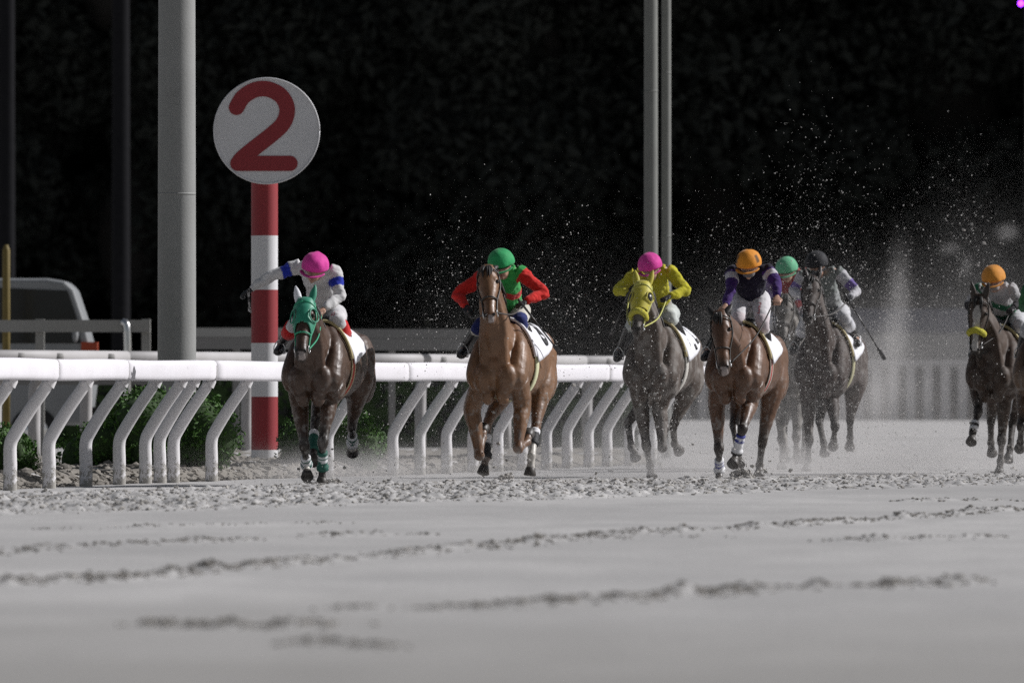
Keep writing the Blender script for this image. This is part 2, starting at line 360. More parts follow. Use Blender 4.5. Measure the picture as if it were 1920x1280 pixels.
# dark infield soil beside the track, a thin sheet over the sand
sy = np.arange(86, 150, .3); so = np.concatenate([np.linspace(.22, 3.5, 60), np.linspace(3.7, 9, 18)])
SYY, SOO = np.meshgrid(sy, so, indexing='ij'); edge = .12*(noise2(SYY*1.3, SOO*0, 41)-.5)
SXX = np.interp(SYY, _ry, _rx)-SOO-edge
sz = ground_z(SXX.ravel(), SYY.ravel())+.006
k_ = len(so); idx = (np.arange(len(sy)-1)[:, None]*k_+np.arange(k_-1)[None, :]).ravel()
tag(link('infield_soil', mesh_np('infield_soil', np.stack([SXX.ravel(), SYY.ravel(), sz], 1), np.stack([idx, idx+k_, idx+k_+1, idx+1], 1)), M['soil']), kind='structure')

# ------------------------------------------------------------------ wooded hill and trees (they close off the night sky)
hx = np.linspace(-160, 160, 40); hy = np.linspace(402, 540, 12)
HX, HY = np.meshgrid(hx, hy); HZ = 46*sst(402, 520, HY)*(.8+.4*noise2(HX*.03, HY*.03, 31))-.3
idx = (np.arange(11)[:, None]*40+np.arange(39)[None, :]).ravel()
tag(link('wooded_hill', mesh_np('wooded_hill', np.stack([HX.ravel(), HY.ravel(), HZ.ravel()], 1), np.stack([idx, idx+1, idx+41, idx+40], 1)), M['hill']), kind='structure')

def leaf_cloud(n, shape, size):
    """n small bent leaf sprays inside a crown; shape(u) gives positions"""
    P = shape(n); N = RNG.normal(size=(n, 3)); N /= np.linalg.norm(N, axis=1)[:, None]
    A = np.cross(N, RNG.normal(size=(n, 3))); A /= np.linalg.norm(A, axis=1)[:, None]; B = np.cross(N, A)
    s = size*RNG.uniform(.6, 1.4, (n, 1)); k = RNG.uniform(.35, .6, (n, 1))
    v = np.stack([P-A*s, P-B*s*k+N*s*.15, P+A*s, P+B*s*k+N*s*.15], 1).reshape(-1, 3)
    return v, np.arange(4*n).reshape(-1, 4)
def crown_shape(h, rad, z0):
    blobs = [(RNG.normal(0, rad*.40), RNG.normal(0, rad*.40), z0+(h-z0)*(.04+.92*q/43), rad*RNG.uniform(.35, .6)) for q in range(44)]
    def f(n):
        b = np.array(blobs)[RNG.integers(0, len(blobs), n)]
        d = RNG.normal(size=(n, 3)); d /= np.linalg.norm(d, axis=1)[:, None]; d *= RNG.uniform(.3, 1, (n, 1))**.5
        p = b[:, :3]+d*b[:, 3:4]*np.array([1, 1, .8]); p[:, 2] = np.clip(p[:, 2], .1, None); return p
    return f
tree_kinds = []
for k, (h, rad, z0) in enumerate([(17, 3.6, 1.2), (20, 4.2, 2.2), (15, 3.4, .6), (19, 3.2, 3.2)]):
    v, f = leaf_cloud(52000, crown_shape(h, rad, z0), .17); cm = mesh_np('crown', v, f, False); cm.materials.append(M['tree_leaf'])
    core = fuse('crown_light_blocker', [ball((RNG.normal(0, rad*.3), RNG.normal(0, rad*.3), z0+(h-z0)*q), (rad*.26, rad*.26, rad*.5), 10, 6) for q in np.linspace(.08, .50, 6)], .3, 1); core.materials.append(M['bark'])  # opaque blobs added inside the crown to block sun and sky light
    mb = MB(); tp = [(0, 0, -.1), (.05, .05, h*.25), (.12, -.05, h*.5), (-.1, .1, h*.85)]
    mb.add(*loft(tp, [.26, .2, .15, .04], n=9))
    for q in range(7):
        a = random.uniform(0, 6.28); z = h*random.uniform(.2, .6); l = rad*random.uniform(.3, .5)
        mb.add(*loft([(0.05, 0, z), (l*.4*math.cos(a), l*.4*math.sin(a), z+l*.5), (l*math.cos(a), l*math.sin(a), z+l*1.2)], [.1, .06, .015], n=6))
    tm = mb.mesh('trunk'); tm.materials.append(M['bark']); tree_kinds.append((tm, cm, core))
words = ['tall dark tree', 'broad dark tree', 'low bushy dark tree', 'slim dark tree']
tn = 0
for row, (y0, step, off) in enumerate([(336, 6.0, 0), (352, 6.4, 2.5), (370, 6.6, 1), (388, 6.8, 3.6)]):
    x = -30+off
    while x < 46:
        ki = random.randrange(4); tm, cm, core = tree_kinds[ki]
        t = empty('tree', (x+random.uniform(-1, 1), y0+random.uniform(-4, 4), 0), random.uniform(0, 6.28)); sc = random.uniform(.9, 1.2)*(1.5 if x > 3 else 1.3); t.scale = (sc, sc, sc)
        tag(t, 'dark leafy tree in the unlit wood behind the racecourse', 'tree', 'trees of the dark wood behind the course')
        link('trunk', tm, None, t); link('crown_light_blocker', core, None, link('crown', cm, None, t)); x += step

# ------------------------------------------------------------------ running rails
def along(pts, n=400):
    P = spline(pts, 10); L = np.r_[0, np.cumsum(np.linalg.norm(np.diff(P, axis=0), axis=1))]
    return P, L
RP, RL = along([(x, y, 0) for x, y in RAIL_PTS])
def rail_at(s):
    p = np.array([np.interp(s, RL, RP[:, k]) for k in range(3)]); q = np.array([np.interp(s+.05, RL, RP[:, k]) for k in range(3)])
    t = nrm(q-p) if s < RL[-1]-.06 else nrm(p-np.array([np.interp(s-.05, RL, RP[:, k]) for k in range(3)])); return p, t
def s_at_y(y): return float(np.interp(np.interp(y, RP[:, 1], np.arange(len(RP))), np.arange(len(RP)), RL))
rail = tag(empty('running_rail', (-3.6, 102, 0)), 'white running rail on bent goose-neck posts along the sand track', 'rail')
rail_off = V(3.6, -102, 0)
OFFX = .40
pm = MB()   # goose-neck post, base at the origin, leaning along +x
pm.add(*loft([(0, 0, -.12), (0, 0, .25), (0, 0, .44), (.045, 0, .55), (.19, 0, .78), (.325, 0, .97), (.345, 0, 1.03)], [.066, .064, .061, .061, .059, .056, .054], [.06, .058, .055, .055, .053, .05, .048], n=14, sub=4))
pm.add(*loft([(.30, 0, 1.0), (.37, 0, 1.0), (.385, 0, 1.07)], [.055, .05, .045], n=10, sub=2))
post_me = pm.mesh('post'); post_me.materials.append(M['rail_post'])
post_y = [88.6, 90.3, 92.0, 93.7, 95.5, 97.5, 99.6, 101.1, 102.2, 102.75, 103.2, 104.4, 109.0, 112.0, 113.4, 114.9, 116.3, 117.7, 119.2, 120.75, 122.0, 123.3, 124.5, 126.0, 127.5]
for y in post_y:
    p, t = rail_at(s_at_y(y)); o = link('post', post_me, None, rail)
    o.location = p+rail_off; o.rotation_euler = (random.uniform(-.015, .015), random.uniform(-.012, .012), math.atan2(t[1], t[0])-math.pi/2+random.uniform(-.03, .03))
def rail_piece(s0, s1):
    pts = []
    for s in np.linspace(s0, s1, max(4, int((s1-s0)/.22))):
        p, t = rail_at(min(s, RL[-1]-.1)); nrmv = np.array([t[1], -t[0], 0]); pts.append(p+nrmv*OFFX+V(0, 0, 1.135+.004*math.sin(s*1.3)))
    pts = np.array(pts)+rail_off
    return loft(pts, .075, .10, side=(1, 0, 0), n=24, sub=1, sq=.55)
s = .2; step = 3.9
while s < RL[-1]-1:
    e = min(s+step, RL[-1]-.3)
    mb = MB(); mb.add(*rail_piece(s, e-.003)); mb.build('rail_section', M['white_rail'], rail)
    p, t = rail_at(e); nv = np.array([t[1], -t[0], 0]); c = p+nv*OFFX+V(0, 0, 1.135)+rail_off
    mb = MB(); mb.add(*loft([c-t*.02, c+t*.02], .0755, .1005, side=(1, 0, 0), n=24, sub=1, sq=.55)); mb.build('rail_joint', M['old_white'], rail)
    s = e
# second rail across the infield
def far_rail(name, label, p0, p1, z, thick, mats, ys, wid, flip=1, posttype='gate'):
    r = tag(empty(name, (p0[0], p0[1], 0)), label, 'rail'); a, b = V(p0[0], p0[1], 0), V(p1[0], p1[1], 0); t = nrm(b-a); nv = V(t[1], -t[0], 0)
    L = np.linalg.norm(b-a); s = 0
    while s < L:
        e = min(s+5, L); mb = MB(); mb.add(*loft([a+t*s-a+V(0, 0, z), a+t*(e-.02)-a+V(0, 0, z)], thick*.8, thick, side=(1, 0, 0), n=14, sub=1)); mb.build('rail_section', mats, r); s = e
    for s in ys:
        mb = MB(); mb.add(*loft([t*s+nv*(-.25)*flip+V(0, 0, -.1), t*s-nv*.25*flip+V(0, 0, z*.72), t*s-nv*.16*flip+V(0, 0, z*.82), t*s+V(0, 0, z-thick*.6)], wid, n=10, sub=2)); mb.build('post', mats, r)
        mb = MB(); mb.add(*loft([t*s-nv*.2*flip+V(0, 0, z-thick*1.1), t*s+nv*.03*flip+V(0, 0, z-thick*.2), t*s+nv*.06*flip+V(0, 0, z+thick*.5)], [.10, .09, .05], n=8, sub=2)); mb.build('rail_bracket', M['grey_board'], r)
    return r
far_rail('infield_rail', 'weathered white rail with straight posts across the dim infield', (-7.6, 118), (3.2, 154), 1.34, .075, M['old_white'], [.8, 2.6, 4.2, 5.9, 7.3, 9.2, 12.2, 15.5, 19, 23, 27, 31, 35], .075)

# board fence further back, and its pale end section by the van
bf = tag(empty('board_fence', (-7, 142, 0)), 'pale timber board fence ending at a post beside the van', 'fence')
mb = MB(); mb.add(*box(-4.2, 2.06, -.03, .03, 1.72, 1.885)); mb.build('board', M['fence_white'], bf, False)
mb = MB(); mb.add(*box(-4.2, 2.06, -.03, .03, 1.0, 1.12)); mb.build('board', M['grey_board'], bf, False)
for x in (-3.8, -1.6, .55, 2.0):
    mb = MB(); mb.add(*box(x-.06, x+.06, .035, .15, 0, 1.9)); mb.build('post', M['fence_white'], bf, False)
mb = MB(); mb.add(*loft([(1.75, -.06, .6), (1.75, -.06, 1.72), (1.68, -.02, 1.86)], .055, n=8)); mb.build('latch_bar', M['metal'], bf)
gw = tag(empty('grey_guard_fence', (-4, 160, 0)), 'long grey guard fence with a pale top board behind the rails', 'fence')
x = -1.4; k = 0
while x < 2.5:
    z0 = 1.88-.006*(x+1.4)*1.3
    mb = MB(); mb.add(*box(x, x+2.37, -.03, .03, z0-.14, z0)); mb.build('top_board', M['fence_white'] if x < 1 else M['grey_board'], gw, False)
    mb = MB(); mb.add(*box(x, x+2.37, -.02, .05, z0-.33, z0-.145)); mb.build('lower_board', M['grey_board'], gw, False)
    mb = MB(); mb.add(*box(x+1.1, x+1.2, .06, .16, 0, z0-.02)); mb.build('post', M['grey_board'], gw, False)
    x += 2.4
dk = tag(empty('dark_hedge', (0, 166, 0)), 'clipped dark hedge running behind the grey guard fence', 'hedge')
def hs_(n):
    return np.stack([RNG.uniform(-12, 2, n), RNG.uniform(-.6, .6, n), RNG.uniform(0, 1.35, n)], 1)
v, f = leaf_cloud(8000, hs_, .09); link('foliage', mesh_np('foliage', v, f, False), M['tree_leaf'], dk)
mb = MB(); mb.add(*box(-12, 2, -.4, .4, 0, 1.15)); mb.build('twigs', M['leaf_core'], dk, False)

# far outer fence: panels and concrete posts, seen through the dust
of = tag(empty('outer_fence', (9.5, 300, 0)), 'blurred outer fence of pale upright boards far across the track', 'fence')
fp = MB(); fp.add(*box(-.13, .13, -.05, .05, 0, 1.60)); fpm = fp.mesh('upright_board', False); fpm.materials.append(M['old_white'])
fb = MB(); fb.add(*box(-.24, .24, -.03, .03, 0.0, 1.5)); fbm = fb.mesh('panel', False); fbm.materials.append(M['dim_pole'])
for k in range(-17, 16):
    o = link('upright_board', fpm, None, of); o.location = (k*.5, 0, 0)
    o = link('panel', fbm, None, of); o.location = (k*.5+.25, .14, 0)
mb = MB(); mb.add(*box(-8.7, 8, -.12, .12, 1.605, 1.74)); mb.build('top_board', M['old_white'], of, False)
fbld = tag(empty('far_hoarding', (11.6, 310, 0)), 'grey hoarding with a dim bluish upper strip behind the outer fence', 'hoarding')
M['blue_board'] = mat('blue panel', (.05, .055, .085), .7)
for k in range(7):
    x0 = -2.6+k*1.2
    mb = MB(); mb.add(*box(x0, x0+1.18, -.05, .05, .3, 2.55)); mb.build('panel', M['grey_board'], fbld, False)
    mb = MB(); mb.add(*box(x0, x0+1.18, -.05, .05, 2.57, 3.3)); mb.build('upper_panel', M['blue_board'], fbld, False)
    mb = MB(); mb.add(*box(x0-.06, x0+.06, .06, .18, 0, 3.2)); mb.build('post', M['old_white'], fbld, False)

# ------------------------------------------------------------------ masts, lamp, furlong sign
def mast(name, label, x, y, r, h, joints, m='mast', cat='pole', group=None):
    o = tag(empty(name, (x, y, 0)), label, cat, group)
    zs = [0]+list(joints)+[h]
    for a, b in zip(zs[:-1], zs[1:]):
        mb = MB(); ra, rb = r*(1-.012*a), r*(1-.012*b); a_ = a-(.2 if a == 0 else 0); mb.add(*loft([(0, 0, a_), (0, 0, a_+.004), (0, 0, b-.004), (0, 0, b)], [ra, ra, rb, rb], n=28, sub=1, cap=False)); mb.build('shaft', M[m], o)
    for a in joints:
        mb = MB(); mb.add(*loft([(0, 0, a-.012), (0, 0, a+.012)], r*(1-.012*a)+.0006, n=28, sub=1)); mb.build('joint_ring', M[m], o)
    return o
mast('light_mast', 'thick grey light mast rising beside the round number sign', -3.523, 109.3, .206, 16, [3.0, 8])
mast('floodlight_pole', 'wider and duller of the twin grey poles behind the yellow-hooded horse', 1.87, 140, .098, 18, [4.95, 6.3, 9], 'twin_pole')
mast('floodlight_pole', 'thinner and paler of the twin grey poles behind the yellow-hooded horse', 2.08, 140.2, .068, 18, [3.0, 5.2, 9], 'twin_pole')
mast('dim_pole', 'faint dark pole in the wood shadow beside the thick grey mast', -8.2, 218, .2, 18, [2.6], 'dim_pole')
mast('dim_pole', 'faint dark pole at the picture edge above the yellow marker post', -10.2, 210, .17, 18, [4.4], 'dim_pole')
yp = tag(empty('marker_post', (-7.15, 147, 0)), 'yellow marker post standing in front of the white van', 'post')
mb = MB(); mb.add(*loft([(0, 0, 0), (0, 0, 2.9), (0, 0, 2.98)], [.055, .055, .03], n=12, sub=1)); mb.build('shaft', M['yellow_paint'], yp)
lp = tag(empty('lamp_post', (9.82, 200, 0)), 'lamp post with a glowing purple lamp at the top corner', 'lamp')
mb = MB(); mb.add(*loft([(.1, 0, 0), (.1, 0, 8.6)], [.09, .06], n=10, sub=1)); mb.build('shaft', M['bark'], lp)
mb = MB(); mb.add(*loft([(.1, 0, 8.3), (0, -.12, 8.44)], .03, n=8, sub=1)); mb.build('arm', M['bark'], lp)
mb = MB(); mb.add(*ball((-.04, -.16, 8.33), .055)); mb.build('bulb', M['purple'], lp)

sg = tag(empty('number_sign', (-2.77, 116.4, 0)), 'round white sign with a red numeral 2 on a red and white banded post', 'sign')
bands = [(0, .27, 0), (.27, .865, 1), (.865, 1.465, 0), (1.465, 2.06, 1), (2.06, 2.665, 0), (2.665, 3.4, 1)]
mb = MB()
for i, (a, b, mi) in enumerate(bands): mb.add(*loft([(0, 0, a-(.2 if i == 0 else 0)), (0, 0, b)], .149, n=28, sub=1, cap=False), mi=mi)
o = mb.build('post', [M['sign_white'], M['sign_red']], sg)
def disc(r, y0, y1, z, x=0, n=64):
    a = np.linspace(0, 2*math.pi, n, endpoint=False)
    v = [(x+r*math.cos(t), y0, z+r*math.sin(t)) for t in a]+[(x+r*math.cos(t), y1, z+r*math.sin(t)) for t in a]
    f = [tuple(range(n)), tuple(range(2*n-1, n-1, -1))]+[(i, i+n, (i+1) % n+n, (i+1) % n) for i in range(n)]
    return v, f
mb = MB(); mb.add(*disc(.588, -.26, -.16, 3.83, .03)); mb.build('board', M['sign_white'], sg, False)
mb = MB()
rim = [(.03+.587*math.cos(t), -.262, 3.83+.587*math.sin(t)) for t in np.linspace(0, 2*math.pi, 65)]
mb.add(*loft(rim, .012, n=6, sub=1, side=(0, 1, 0))); mb.build('rim', M['sign_white'], sg)
def stroke(path, w, y0, y1):
    """fat rounded pen stroke standing proud of the board"""
    P = np.array(path, float); T = np.gradient(P, axis=0); T /= np.linalg.norm(T, axis=1)[:, None]; N = np.stack([-T[:, 1], T[:, 0]], 1)
    L = list(P+N*w); Rr = list(P-N*w)
    e = math.atan2(T[-1, 1], T[-1, 0]); cap1 = [P[-1]+w*np.array([math.cos(e+q), math.sin(e+q)]) for q in np.linspace(math.pi/2, -math.pi/2, 10)[1:-1]]
    b = math.atan2(T[0, 1], T[0, 0])+math.pi; cap0 = [P[0]+w*np.array([math.cos(b+q), math.sin(b+q)]) for q in np.linspace(math.pi/2, -math.pi/2, 10)[1:-1]]
    mb = MB()
    v = []; f = []
    for l, r in zip(L, Rr): v += [(l[0], y0, l[1]), (r[0], y0, r[1]), (l[0], y1, l[1]), (r[0], y1, r[1])]
    for i in range(len(L)-1):
        a, c = 4*i, 4*i+4; f += [(a, a+1, c+1, c), (a+2, c+2, c+3, a+3), (a, c, c+2, a+2), (a+1, a+3, c+3, c+1)]
    mb.add(v, f)
    for cap, pt in ((cap1, P[-1]), (cap0, P[0])):
        q = 1 if cap is cap1 else 0; E0 = (P[-1]+N[-1]*w) if q else (P[0]-N[0]*w); E1 = (P[-1]-N[-1]*w) if q else (P[0]+N[0]*w)
        ring = [E0]+cap+[E1]; v = [(p[0], y0, p[1]) for p in ring]+[(p[0], y1, p[1]) for p in ring]; k = len(ring)
        mb.add(v, [tuple(range(k))]+[(i, i+k, i+1+k, i+1) for i in range(k-1)])
    return mb
# the numeral, in metres on the board
top = spline([(-0.304, 4.092), (-0.232, 4.205), (-0.095, 4.288), (0.054, 4.294), (0.196, 4.217), (0.262, 4.074), (0.220, 3.919), (0.095, 3.794), (-0.095, 3.645), (-0.226, 3.538), (-0.280, 3.479)], 6)
mb = stroke([(a-0.003, b) for a, b in top], .087, -.268, -.2605)
m2 = stroke([(-0.292, 3.467), (-0.095, 3.467), (0.083, 3.467), (0.292, 3.467)], .085, -.2695, -.2605)
mb.add(m2.v, m2.f); mb.build('numeral', M['sign_red'], sg, False)

# ------------------------------------------------------------------ shrubs behind the rail
def shrub(x, y, rx, ry, h, n, label):
    o = tag(empty('shrub', (x, y, 0)), label, 'shrub', 'clipped green shrubs behind the running rail')
    bl = [(RNG.uniform(-.75, .75)*rx, RNG.uniform(-.7, .7)*ry, RNG.uniform(.2, .72)*h, RNG.uniform(.24, .36)*h) for _ in range(int(18*rx/h)+14)]
    bl = [(a, b, min(c, h*(1-.55*(a/rx)**2)-d*.85), d) for a, b, c, d in bl]
    def f(n):
        b = np.array(bl)[RNG.integers(0, len(bl), n)]; d = RNG.normal(size=(n, 3)); d /= np.linalg.norm(d, axis=1)[:, None]
        p = b[:, :3]+d*b[:, 3:4]*RNG.uniform(.85, 1.1, (n, 1)); p[:, 2] = np.abs(p[:, 2])+.02; return p
    v, fc = leaf_cloud(n, f, .026); link('foliage', mesh_np('foliage', v, fc, False), M['leaf'], o)
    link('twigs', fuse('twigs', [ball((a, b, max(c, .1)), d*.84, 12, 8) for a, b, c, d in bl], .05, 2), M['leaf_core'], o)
shrub(-3.72, 106.9, .98, .6, 1.0, 15000, 'wide round dark green shrub in front of the thick mast')
shrub(-1.92, 112.6, .62, .5, .74, 8000, 'smaller bright green shrub between the number sign and the bare rail posts')
shrub(-5.02, 101.2, .3, .35, .62, 5000, 'small green shrub at the picture edge behind the nearest rail posts')

# ------------------------------------------------------------------ parked van behind the fences
van = tag(empty('parked_van', (-8.4, 151, 0)), 'white van with dark windows parked behind the pale board fence', 'van')
prof = [(-2.3, .45), (2.15, .42), (2.3, .6), (2.37, 1.15), (2.33, 1.5), (2.22, 1.96), (2.08, 2.38), (1.95, 2.50), (1.7, 2.54), (-2.1, 2.54), (-2.28, 2.4), (-2.34, 1.2)]
def extr(prof, y0, y1):
    n = len(prof); v = [(x, y0, z) for x, z in prof]+[(x, y1, z) for x, z in prof]
    return v, [tuple(range(n)), tuple(range(2*n-1, n-1, -1))]+[(i, i+n, (i+1) % n+n, (i+1) % n) for i in range(n)]
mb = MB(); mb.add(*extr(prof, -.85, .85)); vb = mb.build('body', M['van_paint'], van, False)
bv = vb.modifiers.new('b', 'BEVEL'); bv.width = .06; bv.segments = 3; bv.limit_method = 'ANGLE'; bv.angle_limit = R(20)
for wp in ([(1.0, 1.6), (2.18, 1.6), (2.12, 1.95), (1.98, 2.36), (1.0, 2.4)], [(-.35, 1.6), (.9, 1.6), (.9, 2.4), (-.35, 2.4)], [(-2.1, 1.6), (-.45, 1.6), (-.45, 2.4), (-2.1, 2.4)]):
    mb = MB(); mb.add(*extr(wp, -.862, -.84)); mb.build('window', M['glass'], van, False)
for x in (.95, -.4):
    mb = MB(); mb.add(*box(x-.01, x+.01, -.858, -.848, .6, 1.55)); mb.build('door_seam', M['rubber'], van, False)
mb = MB(); mb.add(*box(.55, .75, -.885, -.85, 1.42, 1.46)); mb.build('door_handle', M['rubber'], van, False)
for x in (1.5, -1.55):
    mb = MB(); mb.add(*loft([(x, -.87, .34), (x, -.66, .34)], .34, n=24, sub=1, side=(1, 0, 0))); wl = mb.build('wheel', M['rubber'], van)
    mb = MB(); mb.add(*loft([(x, -.88, .34), (x, -.7, .34)], .2, n=20, sub=1, side=(1, 0, 0))); mb.build('rim', M['metal'], wl)
mb = MB(); mb.add(*box(2.12, 2.40, -.86, -.6, 1.05, 1.25)); mb.build('headlight', M['metal'], van, False)
mb = MB(); mb.add(*box(2.18, 2.415, -.87, -.55, 1.47, 1.62)); mb.build('indicator', M['amber'], van, False)
mb = MB(); mb.add(*ball((2.1, -1.0, 1.75), (.05, .1, .14))); mb.build('mirror', M['van_paint'], van)
mb = MB(); mb.add(*box(2.2, 2.46, -.86, .86, .42, .68)); mb.build('bumper', M['rubber'], van, False)
